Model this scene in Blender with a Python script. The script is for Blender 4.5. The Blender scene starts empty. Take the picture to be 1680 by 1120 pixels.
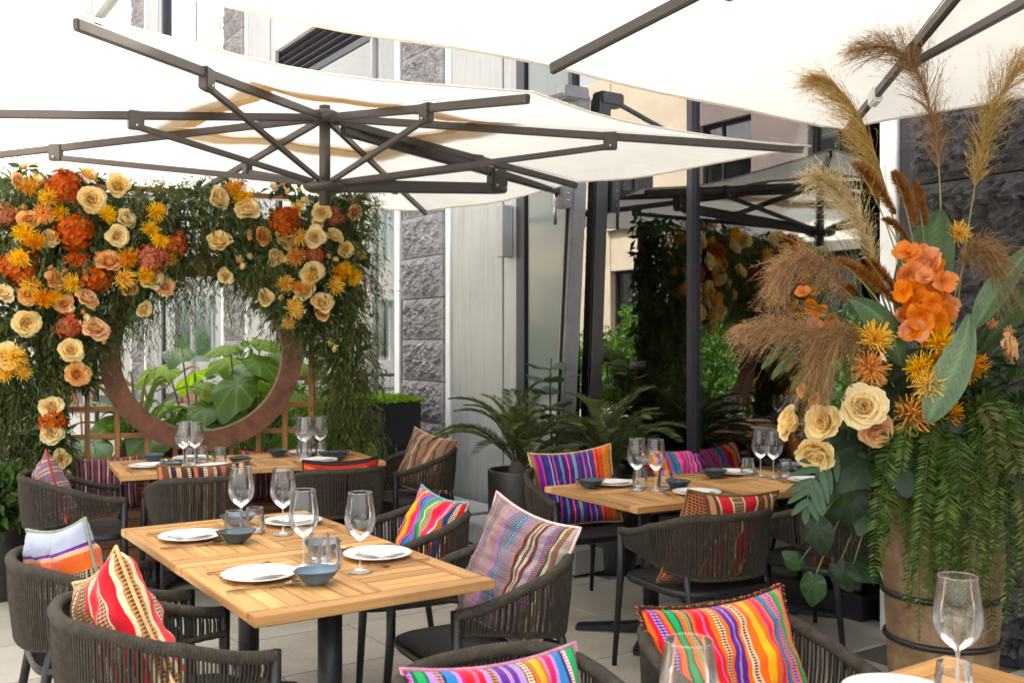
import bpy, bmesh, math, random
import numpy as np
from mathutils import Vector, Matrix, Euler
R = math.radians
rng = np.random.default_rng(7); random.seed(7)
SC = bpy.context.scene; COL = SC.collection
# ---------------------------------------------------------------- camera
cd = bpy.data.cameras.new('camera'); cam = bpy.data.objects.new('camera', cd); COL.objects.link(cam)
cam.location = (0, 0, 1.52); cam.rotation_euler = (R(90), 0, 0)
cd.lens = 35; cd.sensor_width = 36; cd.clip_start = .05; cd.clip_end = 400
cd.dof.use_dof = True; cd.dof.focus_distance = 4.3; cd.dof.aperture_fstop = 5.0
SC.camera = cam
# ---------------------------------------------------------------- light (bright overcast)
SUN_EL, SUN_AZ = 60, 38          # azimuth from +Y towards +X
W = bpy.data.worlds.new('World'); SC.world = W; W.use_nodes = True
wn = W.node_tree; wn.nodes.clear()
sky = wn.nodes.new('ShaderNodeTexSky'); sky.sky_type = 'NISHITA'; sky.sun_disc = False
sky.sun_elevation = R(SUN_EL); sky.sun_rotation = R(SUN_AZ); sky.dust_density = 4; sky.air_density = 1
hs = wn.nodes.new('ShaderNodeHueSaturation'); hs.inputs['Saturation'].default_value = .06
bg = wn.nodes.new('ShaderNodeBackground'); bg.inputs[1].default_value = .15
wo = wn.nodes.new('ShaderNodeOutputWorld')
wn.links.new(sky.outputs[0], hs.inputs['Color']); wn.links.new(hs.outputs[0], bg.inputs[0]); wn.links.new(bg.outputs[0], wo.inputs[0])
sl = bpy.data.lights.new('sun', 'SUN'); sl.energy = 3.5; sl.angle = R(1.0); sl.color = (1, .96, .9)
so = bpy.data.objects.new('sun', sl); COL.objects.link(so)
so.rotation_euler = (R(90 - SUN_EL), 0, R(180 - SUN_AZ))
so.location = (-4, 6, 12)
SC.view_settings.view_transform = 'Standard'; SC.view_settings.look = 'None'; SC.view_settings.gamma = 1
SC.view_settings.exposure = 2.75
# ---------------------------------------------------------------- helpers
def link(o, parent=None):
    COL.objects.link(o)
    if parent: o.parent = parent
    return o
def tag(o, label=None, cat=None, group=None, kind=None):
    if label: o['label'] = label
    if cat: o['category'] = cat
    if group: o['group'] = group
    if kind: o['kind'] = kind
    return o
def thing(name, label, cat, loc=(0, 0, 0), rz=0, group=None):
    o = bpy.data.objects.new(name, None); o.empty_display_size = .1; link(o)
    o.location = loc; o.rotation_euler = (0, 0, rz)
    return tag(o, label, cat, group)
def node(name, parent):
    o = bpy.data.objects.new(name, None); o.empty_display_size = .1; return link(o, parent)
def inst(name, me, parent=None, loc=(0, 0, 0), rot=(0, 0, 0), sc=1.0):
    o = bpy.data.objects.new(name, me); link(o, parent); o.location = loc
    if isinstance(rot, Matrix): o.rotation_euler = rot.to_euler()
    elif isinstance(rot, Euler): o.rotation_euler = rot
    else: o.rotation_euler = rot
    o.scale = (sc, sc, sc) if not hasattr(sc, '__len__') else sc
    return o
def copy_tree(o, parent=None):
    c = o.copy(); link(c, parent)
    for ch in o.children: copy_tree(ch, c)
    return c
class MB:
    """collects polygons, then becomes one mesh"""
    def __init__(s): s.v = []; s.f = []; s.uv = {}; s.sm = []
    def add(s, vs, fs, smooth=False):
        b = len(s.v); s.v += [tuple(p) for p in vs]
        for f in fs: s.f.append(tuple(b + i for i in f)); s.sm.append(smooth)
        return b
    def box(s, c, d, rz=0, M=None):
        x, y, z = d[0] / 2, d[1] / 2, d[2] / 2
        vs = [Vector((sx * x, sy * y, sz * z)) for sz in (-1, 1) for sy in (-1, 1) for sx in (-1, 1)]
        if M is None: M = Matrix.Translation(c) @ Matrix.Rotation(rz, 4, 'Z')
        s.add([M @ p for p in vs], [(0, 2, 3, 1), (4, 5, 7, 6), (0, 1, 5, 4), (2, 6, 7, 3), (0, 4, 6, 2), (1, 3, 7, 5)])
    def bar(s, a, b, w, h, up=(0, 0, 1)):
        a, b = Vector(a), Vector(b); d = (b - a); L = d.length; d.normalize()
        x = d.cross(Vector(up)); x.normalize(); z = x.cross(d)
        M = Matrix((x, d, z)).transposed().to_4x4(); M.translation = (a + b) / 2
        s.box(None, (w, L, h), M=M)
    def tube(s, pts, r, n=8, cap=True, closed=False, flat=1.0):
        pts = [Vector(p) for p in pts]; m = len(pts)
        rs = r if hasattr(r, '__len__') else [r] * m
        prev = None; vs = []
        for i, p in enumerate(pts):
            if closed: t = pts[(i + 1) % m] - pts[i - 1]
            else: t = pts[min(i + 1, m - 1)] - pts[max(i - 1, 0)]
            t.normalize()
            if prev is None:
                q = Vector((0, 0, 1)) if abs(t.z) < .9 else Vector((1, 0, 0)); x = t.cross(q)
            else: x = prev - t * prev.dot(t)
            x.normalize(); prev = x; y = t.cross(x)
            for k in range(n):
                a = 2 * math.pi * k / n
                vs.append(p + x * (math.cos(a) * rs[i]) + y * (math.sin(a) * rs[i] * flat))
        fs = []
        for i in range(m if closed else m - 1):
            j = (i + 1) % m
            for k in range(n):
                l = (k + 1) % n
                fs.append((i * n + k, i * n + l, j * n + l, j * n + k))
        if cap and not closed:
            fs.append(tuple(range(n - 1, -1, -1))); fs.append(tuple((m - 1) * n + k for k in range(n)))
        s.add(vs, fs, True)
    def lathe(s, prof, n=24, c=(0, 0, 0)):
        vs = []; m = len(prof)
        for r, z in prof:
            for k in range(n):
                a = 2 * math.pi * k / n; vs.append((c[0] + r * math.cos(a), c[1] + r * math.sin(a), c[2] + z))
        fs = [(i * n + k, i * n + (k + 1) % n, (i + 1) * n + (k + 1) % n, (i + 1) * n + k) for i in range(m - 1) for k in range(n)]
        s.add(vs, fs, True)
    def grid(s, fn, nu, nv, smooth=True):
        vs = [fn(i / nu, j / nv) for j in range(nv + 1) for i in range(nu + 1)]
        fs = [(j * (nu + 1) + i, j * (nu + 1) + i + 1, (j + 1) * (nu + 1) + i + 1, (j + 1) * (nu + 1) + i) for j in range(nv) for i in range(nu)]
        return s.add(vs, fs, smooth)
    def mesh(s, name, m=None, bevel=0):
        me = bpy.data.meshes.new(name); me.from_pydata(s.v, [], s.f)
        me.polygons.foreach_set('use_smooth', s.sm)
        if m: me.materials.append(m)
        if bevel:
            bm = bmesh.new(); bm.from_mesh(me)
            bmesh.ops.bevel(bm, geom=bm.edges, offset=bevel, segments=2, affect='EDGES', clamp_overlap=True)
            bm.to_mesh(me); bm.free()
        me.update(); return me
    def build(s, name, m, parent=None, bevel=0):
        return link(bpy.data.objects.new(name, s.mesh(name, m, bevel)), parent)
_bc = {}
def boxmesh(name, d, m, bevel=.002):
    k = (tuple(round(x, 4) for x in d), m.name, bevel)
    if k not in _bc:
        b = MB(); b.box((0, 0, 0), d); _bc[k] = b.mesh(name, m, bevel)
    return _bc[k]
def np_mesh(name, V, Q, m, col=None, smooth=False):
    V = np.asarray(V, np.float32).reshape(-1, 3); Q = np.asarray(Q, np.int32); k = Q.shape[1]
    me = bpy.data.meshes.new(name)
    me.vertices.add(len(V)); me.vertices.foreach_set('co', V.ravel())
    me.loops.add(Q.size); me.loops.foreach_set('vertex_index', Q.ravel())
    me.polygons.add(len(Q)); me.polygons.foreach_set('loop_start', np.arange(0, Q.size, k, dtype=np.int32))
    me.polygons.foreach_set('loop_total', np.full(len(Q), k, np.int32))
    if smooth: me.polygons.foreach_set('use_smooth', np.ones(len(Q), bool))
    me.update(calc_edges=True)
    if col is not None:
        c = np.ones((len(V), 4), np.float32); c[:, :3] = col
        at = me.color_attributes.new('col', 'FLOAT_COLOR', 'POINT'); at.data.foreach_set('color', c.ravel())
    if m: me.materials.append(m)
    return me
def unit(a): return a / np.maximum(np.linalg.norm(a, axis=-1, keepdims=True), 1e-9)
def leaves(P, D, L, Wd, fold=.25, droop=.15):
    """lance-shaped leaves: base, two sides, tip; returns verts (n*6) and quads"""
    P = np.asarray(P, float); D = unit(np.asarray(D, float)); n = len(P)
    L = np.broadcast_to(L, n)[:, None]; Wd = np.broadcast_to(Wd, n)[:, None]
    S = unit(np.cross(D, rng.normal(size=(n, 3)))); N = np.cross(S, D)
    g = np.array([0, 0, -1.])
    b = P; m1 = P + D * L * .45; t = P + D * L + g * L * droop
    l = m1 + S * Wd * .5 + N * Wd * fold; r = m1 - S * Wd * .5 + N * Wd * fold
    V = np.stack([b, r, m1, l, t], 1).reshape(-1, 3)
    i = np.arange(n)[:, None] * 5
    T = np.concatenate([i + [0, 1, 2], i + [0, 2, 3], i + [1, 4, 2], i + [2, 4, 3]], 0)
    return V, T
def leafcol(n, base, var=.35, k=5, warm=.1):
    f = 1 + rng.uniform(-var, var, (n, 1)); h = rng.uniform(-warm, warm * .4, (n, 1))
    c = np.array(base)[None] * f; c[:, :1] *= (1 + 2 * h); c[:, 2:] *= (1 - h)
    return np.repeat(np.clip(c, 0, 1), k, 0)
# ---------------------------------------------------------------- materials
class NT:
    def __init__(s, name):
        s.m = bpy.data.materials.new(name); s.m.use_nodes = True; s.t = s.m.node_tree; s.t.nodes.clear()
        s.out = s.n('ShaderNodeOutputMaterial')
    def n(s, ty, **kw):
        q = s.t.nodes.new(ty)
        for k, v in kw.items(): setattr(q, k, v)
        return q
    def l(s, a, b): s.t.links.new(a, b)
    def val(s, sock, v):
        if hasattr(v, 'links'): s.l(v, sock)
        else: sock.default_value = v
    def math(s, op, a, b=0.0, c=None):
        q = s.n('ShaderNodeMath', operation=op); s.val(q.inputs[0], a); s.val(q.inputs[1], b)
        if c is not None: s.val(q.inputs[2], c)
        return q.outputs[0]
    def mix(s, f, a, b, bt='MIX'):
        q = s.n('ShaderNodeMix', data_type='RGBA', blend_type=bt); s.val(q.inputs[0], f)
        s.val(q.inputs[6], a if hasattr(a, 'links') else (*a, 1)[:4]); s.val(q.inputs[7], b if hasattr(b, 'links') else (*b, 1)[:4])
        return q.outputs[2]
    def noise(s, vec, scale, detail=4, rough=.55):
        q = s.n('ShaderNodeTexNoise'); q.inputs['Scale'].default_value = scale; q.inputs['Detail'].default_value = detail; q.inputs['Roughness'].default_value = rough
        if vec: s.l(vec, q.inputs['Vector'])
        return q.outputs[0]
    def co(s, which='Object', scale=None):
        o = s.n('ShaderNodeTexCoord').outputs[which]
        if scale:
            q = s.n('ShaderNodeMapping'); q.inputs['Scale'].default_value = scale; s.l(o, q.inputs[0]); o = q.outputs[0]
        return o
    def ramp(s, f, stops, interp='LINEAR'):
        q = s.n('ShaderNodeValToRGB'); cr = q.color_ramp; cr.interpolation = interp
        while len(cr.elements) < len(stops): cr.elements.new(.5)
        for e, (p, c) in zip(cr.elements, stops): e.position = p; e.color = (*c, 1)[:4]
        s.l(f, q.inputs[0]); return q.outputs[0]
    def bump(s, h, strength=.3, dist=.01):
        q = s.n('ShaderNodeBump'); q.inputs['Strength'].default_value = strength; q.inputs['Distance'].default_value = dist; s.l(h, q.inputs['Height']); return q.outputs[0]
    def pbr(s, col, rough=.5, metal=0., nrm=None, spec=.5, sub=None):
        p = s.n('ShaderNodeBsdfPrincipled'); s.val(p.inputs['Base Color'], col if hasattr(col, 'links') else (*col, 1)[:4])
        s.val(p.inputs['Roughness'], rough); s.val(p.inputs['Metallic'], metal); p.inputs['Specular IOR Level'].default_value = spec
        if nrm: s.l(nrm, p.inputs['Normal'])
        return p.outputs[0]
    def done(s, sh): s.l(sh, s.out.inputs[0]); return s.m
def plain(name, col, rough=.5, metal=0., var=.12, scale=8., bump=0., bscale=60., spec=.5):
    t = NT(name); c = t.co(); f = t.noise(c, scale)
    a = tuple(max(x * (1 - 2 * var), 0) for x in col); b = tuple(min(x * (1 + 2 * var), 1) for x in col)
    cc = t.ramp(f, [(.25, a), (.75, b)])
    nr = t.bump(t.noise(c, bscale), bump) if bump else None
    rf = t.math('MULTIPLY_ADD', f, .2, rough - .1)
    return t.done(t.pbr(cc, rf, metal, nr, spec))
def leafmat(name, trans=.35, rough=.45, tint=(1.1, 1.2, .5), spec=.4):
    t = NT(name); a = t.n('ShaderNodeAttribute'); a.attribute_name = 'col'
    nz = t.noise(t.co(), 30, 2); c = t.mix(t.math('MULTIPLY', nz, .5), a.outputs[0], (0.02, .03, .01))
    p = t.pbr(c, rough, spec=spec); tr = t.n('ShaderNodeBsdfTranslucent'); t.l(t.mix(1., c, tint, 'MULTIPLY'), tr.inputs[0])
    mx = t.n('ShaderNodeMixShader'); mx.inputs[0].default_value = trans; t.l(p, mx.inputs[1]); t.l(tr.outputs[0], mx.inputs[2])
    return t.done(mx.outputs[0])
def fabric_translucent(name, col, tcol, f=.5):
    t = NT(name); c = t.co(); nz = t.noise(c, 3.)
    nr = t.bump(t.noise(c, 2.2, 4), .5, .06)
    st_ = t.noise(c, .9, 5, .65); cc = t.mix(t.math('MULTIPLY', nz, .25), col, tuple(x * .9 for x in col))
    d = t.n('ShaderNodeBsdfDiffuse'); t.l(cc, d.inputs[0]); t.l(nr, d.inputs['Normal'])
    tr = t.n('ShaderNodeBsdfTranslucent'); t.l(t.ramp(st_, [(.3, tuple(x * .80 for x in tcol)), (.62, tcol)]), tr.inputs[0]); t.l(nr, tr.inputs['Normal'])
    mx = t.n('ShaderNodeMixShader'); mx.inputs[0].default_value = f; t.l(d.outputs[0], mx.inputs[1]); t.l(tr.outputs[0], mx.inputs[2])
    return t.done(mx.outputs[0])
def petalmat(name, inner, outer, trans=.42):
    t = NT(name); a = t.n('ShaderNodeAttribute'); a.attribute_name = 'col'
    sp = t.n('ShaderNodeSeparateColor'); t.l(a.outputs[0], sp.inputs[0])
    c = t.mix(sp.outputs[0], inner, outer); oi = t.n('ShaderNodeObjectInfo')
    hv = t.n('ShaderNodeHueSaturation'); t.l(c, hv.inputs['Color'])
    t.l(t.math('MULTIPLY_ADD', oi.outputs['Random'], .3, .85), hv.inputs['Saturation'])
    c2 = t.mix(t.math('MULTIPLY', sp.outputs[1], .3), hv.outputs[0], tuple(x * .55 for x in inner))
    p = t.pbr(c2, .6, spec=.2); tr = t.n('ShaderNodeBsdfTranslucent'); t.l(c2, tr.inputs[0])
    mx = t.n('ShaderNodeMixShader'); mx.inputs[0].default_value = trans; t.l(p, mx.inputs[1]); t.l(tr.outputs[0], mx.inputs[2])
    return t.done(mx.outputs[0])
def glassmat(name, tint=(1, 1, 1), mul=1.3, add=.0, rough=.0, ior=1.5, haze=0.):
    t = NT(name); fr = t.n('ShaderNodeFresnel'); fr.inputs[0].default_value = ior
    f = t.n('ShaderNodeMath', operation='MULTIPLY_ADD', use_clamp=True); t.l(fr.outputs[0], f.inputs[0]); f.inputs[1].default_value = mul; f.inputs[2].default_value = add
    tr = t.n('ShaderNodeBsdfTransparent'); tr.inputs[0].default_value = (*tint, 1)
    g = t.n('ShaderNodeBsdfGlossy'); g.inputs['Roughness'].default_value = rough; g.inputs[0].default_value = (1, 1, 1, 1)
    mx = t.n('ShaderNodeMixShader'); t.l(f.outputs[0], mx.inputs[0]); t.l(tr.outputs[0], mx.inputs[1]); t.l(g.outputs[0], mx.inputs[2])
    sh = mx.outputs[0]
    if haze:
        df = t.n('ShaderNodeBsdfDiffuse'); df.inputs[0].default_value = (.9, .9, .9, 1); m2 = t.n('ShaderNodeMixShader'); m2.inputs[0].default_value = haze; t.l(sh, m2.inputs[1]); t.l(df.outputs[0], m2.inputs[2]); sh = m2.outputs[0]
    return t.done(sh)
M = {}
M['canopy'] = fabric_translucent('canopy', (.86, .83, .77), (.90, .85, .76), .52)
M['alu'] = plain('umbrella_metal', (.075, .066, .062), .42, .3, .06)
M['alu2'] = plain('mast_metal', (.24, .235, .245), .4, .3, .06)
M['steel'] = plain('steel', (.55, .54, .52), .3, 1., .05)
M['black'] = plain('black_metal', (.012, .012, .013), .42, .2, .1)
M['blackpl'] = plain('black_planter', (.010, .010, .012), .55, 0, .2)
M['rope'] = plain('rope', (.046, .038, .028), .75, 0, .2, 40, .5, 300, .25)
def seatmat():
    t = NT('seat_weave'); c = t.co(); w1 = t.n('ShaderNodeTexWave', bands_direction='X'); w1.inputs['Scale'].default_value = 60; t.l(c, w1.inputs[0])
    w2 = t.n('ShaderNodeTexWave', bands_direction='Y'); w2.inputs['Scale'].default_value = 60; t.l(c, w2.inputs[0])
    f = t.math('MULTIPLY', w1.outputs[1], w2.outputs[1]); cc = t.ramp(f, [(0, (.016, .014, .013)), (1, (.06, .054, .05))])
    return t.done(t.pbr(cc, .6, 0, t.bump(f, .5, .002), .4))
M['seat'] = seatmat()
def teak(name, base, obj_var=.5):
    t = NT(name); c = t.co('Object', (1.6, 26, 26)); oi = t.n('ShaderNodeObjectInfo')
    ad = t.n('ShaderNodeVectorMath', operation='ADD'); t.l(c, ad.inputs[0])
    cb = t.n('ShaderNodeCombineXYZ'); t.l(t.math('MULTIPLY', oi.outputs['Random'], 37.), cb.inputs[0]); t.l(t.math('MULTIPLY', oi.outputs['Random'], 91.), cb.inputs[1]); t.l(cb.outputs[0], ad.inputs[1])
    g = t.noise(ad.outputs[0], 1.6, 6, .6); fine = t.noise(ad.outputs[0], 9, 3)
    a = tuple(x * .55 for x in base); b = tuple(min(x * 1.25, 1) for x in base)
    cc = t.ramp(g, [(.28, a), (.5, base), (.75, b)])
    k = t.math('MULTIPLY_ADD', oi.outputs['Random'], obj_var, 1 - obj_var * .55)
    cb2 = t.n('ShaderNodeCombineColor'); [t.l(k, cb2.inputs[i]) for i in range(3)]
    cc = t.mix(1., cc, cb2.outputs[0], 'MULTIPLY')
    return t.done(t.pbr(cc, t.math('MULTIPLY_ADD', fine, .25, .36), 0, t.bump(fine, .12, .003), .4))
M['teak'] = teak('teak', (.51, .272, .098))
M['trellis'] = teak('trellis_wood', (.36, .16, .045), .3)
M['bench'] = teak('bench_wood', (.17, .075, .03), .4)
M['cork'] = None
M['rust'] = plain('weathered_steel', (.13, .052, .027), .75, .1, .3, 9, .3, 90)
M['plate'] = plain('white_glaze', (.80, .79, .76), .22, 0, .02)
M['napkin'] = plain('white_linen', (.82, .81, .79), .85, 0, .02, 10, .3, 300)
M['champagne'] = plain('champagne_metal', (.44, .33, .21), .28, 1., .08)
M['glass'] = glassmat('clear_glass', (.992, .992, .99), .95, .006, .0, 1.5, .012)
M['stem'] = glassmat('stem_glass', (.97, .97, .965), 1.5, .05, .0, 1.5, .13)
def bowlmat(name, inside, outside):
    t = NT(name); g = t.n('ShaderNodeTexCoord'); sp = t.n('ShaderNodeSeparateXYZ'); t.l(g.outputs['Object'], sp.inputs[0])
    nz = t.noise(g.outputs['Object'], 60, 4)
    r = t.n('ShaderNodeVectorMath', operation='LENGTH'); cx = t.n('ShaderNodeCombineXYZ'); t.l(sp.outputs[0], cx.inputs[0]); t.l(sp.outputs[1], cx.inputs[1]); t.l(cx.outputs[0], r.inputs[0])
    f = t.math('MULTIPLY_ADD', nz, .05, t.math('MULTIPLY', r.outputs['Value'], 11.))
    cc = t.ramp(f, [(.2, inside), (.6, tuple(x * .55 for x in inside)), (.85, outside)])
    return t.done(t.pbr(cc, .25))
M['bowl_blue'] = bowlmat('blue_glaze', (.16, .30, .42), (.035, .05, .07))
M['bowl_dark'] = bowlmat('dark_glaze', (.07, .14, .17), (.025, .035, .032))
def panelmat():
    t = NT('grey_panel'); a = t.noise(t.co('Object', (6, 6, .35)), 3, 4); b = t.noise(t.co(), 2.0, 3)
    f = t.math('MULTIPLY_ADD', a, .5, t.math('MULTIPLY', b, .5)); cc = t.ramp(f, [(.3, (.27, .275, .27)), (.5, (.36, .365, .36)), (.7, (.41, .415, .41))])
    return t.done(t.pbr(cc, t.math('MULTIPLY_ADD', b, .25, .3), .2))
M['panel'] = panelmat()
M['white'] = plain('white_paint', (.80, .80, .78), .5, 0, .03)
M['darkframe'] = plain('dark_frame', (.035, .032, .042), .4, .3, .08)
M['backpane'] = plain('back_painted_glass', (.17, .19, .18), .12, 0, .06, 1.)
M['pane'] = glassmat('window_glass', (.50, .56, .54), 1.9, .10, .004)
M['pane2'] = glassmat('pale_window_glass', (.62, .70, .67), 1.6, .2, .004)
def stonemat(name, col):
    t = NT(name); c = t.co(); oi = t.n('ShaderNodeObjectInfo'); ad = t.n('ShaderNodeVectorMath', operation='ADD'); t.l(c, ad.inputs[0]); t.l(oi.outputs['Location'], ad.inputs[1])
    n1 = t.noise(ad.outputs[0], 7, 7, .65); n2 = t.noise(ad.outputs[0], 45, 4, .6)
    cc = t.ramp(t.math('MULTIPLY_ADD', n2, .5, t.math('MULTIPLY', n1, .5)), [(.3, tuple(x * .45 for x in col)), (.5, col), (.7, tuple(x * 1.7 for x in col))])
    return t.done(t.pbr(cc, .8, 0, t.bump(n2, .55, .02), .25))
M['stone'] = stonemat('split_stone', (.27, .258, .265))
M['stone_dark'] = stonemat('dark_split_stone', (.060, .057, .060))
M['beige'] = plain('beige_stone', (.58, .48, .35), .7, 0, .06, 1.5)
M['tile'] = None
def tilemat():
    t = NT('floor_tile'); c = t.co(); oi = t.n('ShaderNodeObjectInfo'); ad = t.n('ShaderNodeVectorMath', operation='ADD'); t.l(c, ad.inputs[0]); t.l(oi.outputs['Location'], ad.inputs[1])
    n1 = t.noise(ad.outputs[0], 2.2, 6, .6); n2 = t.noise(ad.outputs[0], 60, 3)
    k = t.math('ADD', n1, t.math('MULTIPLY_ADD', oi.outputs['Random'], .16, -.08))
    cc = t.ramp(t.math('MULTIPLY_ADD', n2, .25, t.math('MULTIPLY', k, .75)), [(.25, (.25, .225, .19)), (.5, (.36, .33, .285)), (.75, (.44, .41, .36))])
    return t.done(t.pbr(cc, t.math('MULTIPLY_ADD', n1, .3, .4), 0, t.bump(n2, .15, .003), .4))
M['tile'] = tilemat()
M['grout'] = plain('grout', (.11, .10, .09), .9)
M['leaf'] = leafmat('leaf', .42)
M['leaf_gloss'] = leafmat('glossy_leaf', .22, .42, spec=.3)
M['plume'] = leafmat('plume', .35, .8, (1.1, .95, .7), .1)
M['bark'] = plain('bark', (.06, .045, .03), .9, 0, .3, 20, .4)
M['soil'] = plain('soil', (.03, .022, .015), .95, 0, .3, 30, .8)
def mossmat():
    return leafmat('moss', .35, .8, (1.1, 1.2, .5), .2)
M['moss'] = mossmat()
def terramat():
    t = NT('terracotta'); a = t.noise(t.co('Object', (3, 3, 2.2)), 2, 5, .65); b = t.noise(t.co(), 26, 4)
    cc = t.ramp(t.math('MULTIPLY_ADD', b, .4, t.math('MULTIPLY', a, .6)), [(.3, (.085, .05, .028)), (.5, (.18, .112, .062)), (.68, (.26, .18, .11))])
    return t.done(t.pbr(cc, .8, 0, t.bump(b, .3, .006), .25))
M['terra'] = terramat()
M['leaf_bright'] = leafmat('bright_leaf', .55, .5, (1.15, 1.25, .4), .2)
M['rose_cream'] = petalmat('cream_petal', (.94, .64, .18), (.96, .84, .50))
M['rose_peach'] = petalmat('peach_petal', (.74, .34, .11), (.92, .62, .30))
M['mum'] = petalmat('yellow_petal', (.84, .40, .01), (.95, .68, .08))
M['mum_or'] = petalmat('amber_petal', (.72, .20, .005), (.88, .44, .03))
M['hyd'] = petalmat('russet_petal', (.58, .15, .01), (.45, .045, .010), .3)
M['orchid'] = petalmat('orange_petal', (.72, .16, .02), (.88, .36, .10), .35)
# ================================================================ SETTING
TH = R(34)
uB = Vector((math.cos(TH), math.sin(TH), 0)); uA = Vector((-math.sin(TH), math.cos(TH), 0))
def BA(b, a, z=0): return uB * b + uA * a + Vector((0, 0, z))
g = MB(); g.box((0, 0, -.06), (160, 160, .1)); ground = tag(g.build('ground', M['grout']), kind='structure')
# terrace floor: large stone tiles on a bed, each its own piece
fl = MB(); fl.box((0, 0, -.006), (11.4, 21.4, .006)); floor = fl.build('floor', M['grout']); tag(floor, kind='structure')
floor.location = BA(-1.05, 7.6); floor.rotation_euler = (0, 0, TH)
tw, tl = 1.2, .6
tm = boxmesh('tile', (tw - .005, tl - .005, .02), M['tile'], .0025)
nb, na = 9, 33
for i in range(nb):
    for j in range(na):
        o = inst('tile', tm, floor, ((i - (nb - 1) / 2) * tw + (.3 if j % 2 else -.3), (j - (na - 1) / 2) * tl, .0005 + rng.uniform(-.0006, .0006)))
        o.location.z += -.001
# ---- the restaurant building whose glazed front runs along the terrace (local x = depth, y = along)
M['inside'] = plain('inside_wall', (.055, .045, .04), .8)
bld = thing('restaurant_building', 'modern restaurant front with dark framed glass, grey panels and rough stone piers', 'building', (0, 0, 0), TH)
FX = 4.57
HT = 9.0
def stone_block(w, h, seed):
    r = np.random.default_rng(seed); nx, nz = 30, 20
    ph = r.uniform(0, 6.28, 16); fr = np.stack([r.uniform(8, 90, 16), r.uniform(6, 50, 16)], 1); am = 3.0 / (4 + fr.sum(1) ** .85)
    b = MB()
    def f(u, v):
        y, z = (u - .5) * w, (v - .5) * h
        e = min(1, min(u, 1 - u) * 9) * min(1, min(v, 1 - v) * 6)
        n = sum(am[k] * math.sin(fr[k, 0] * y * 1.6 + fr[k, 1] * z * 1.6 + ph[k]) for k in range(16)) + r.normal(0, .16)
        return (-(.030 + .060 * n) * e - .002, y, z)
    b.grid(f, nx, nz, False)
    w2, h2 = w / 2, h / 2
    b.add([(-.002, -w2, -h2), (-.002, w2, -h2), (-.002, w2, h2), (-.002, -w2, h2), (.2, -w2, -h2), (.2, w2, -h2), (.2, w2, h2), (.2, -w2, h2)],
          [(0, 1, 5, 4), (2, 3, 7, 6), (0, 4, 7, 3), (1, 2, 6, 5)])
    for i in range(len(b.f)): b.f[i] = tuple(reversed(b.f[i]))
    return b
def stone_pier(a0, a1, seed, mt, bh=.385):
    p = node('stone_pier', bld); p.location = (FX - .05, (a0 + a1) / 2, 0)
    ms = [stone_block(a1 - a0 - .006, bh - .008, seed + k).mesh('stone_block', mt) for k in range(5)]
    k = 0; z = 0
    while z < HT - .2:
        inst('stone_block', ms[(k * 3 + k // 5) % 5], p, (rng.uniform(-.008, .008), 0, z + bh / 2)); z += bh; k += 1
    c = MB(); c.box((.13, 0, HT / 2), (.1, a1 - a0 - .02, HT)); c.build('pier_core', M['grout'], p)
def vbar(name, a0, a1, m, x=FX, d=.12, z0=0, z1=HT):
    c = MB(); c.box((x + d / 2, (a0 + a1) / 2, (z0 + z1) / 2), (d, a1 - a0, z1 - z0)); return c.build(name, m, bld, .004)
def hbar(name, a0, a1, z0, z1, m, x=FX, d=.12):
    c = MB(); c.box((x + d / 2, (a0 + a1) / 2, (z0 + z1) / 2), (d, a1 - a0, z1 - z0)); return c.build(name, m, bld, .004)
PER = 5.4
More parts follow.
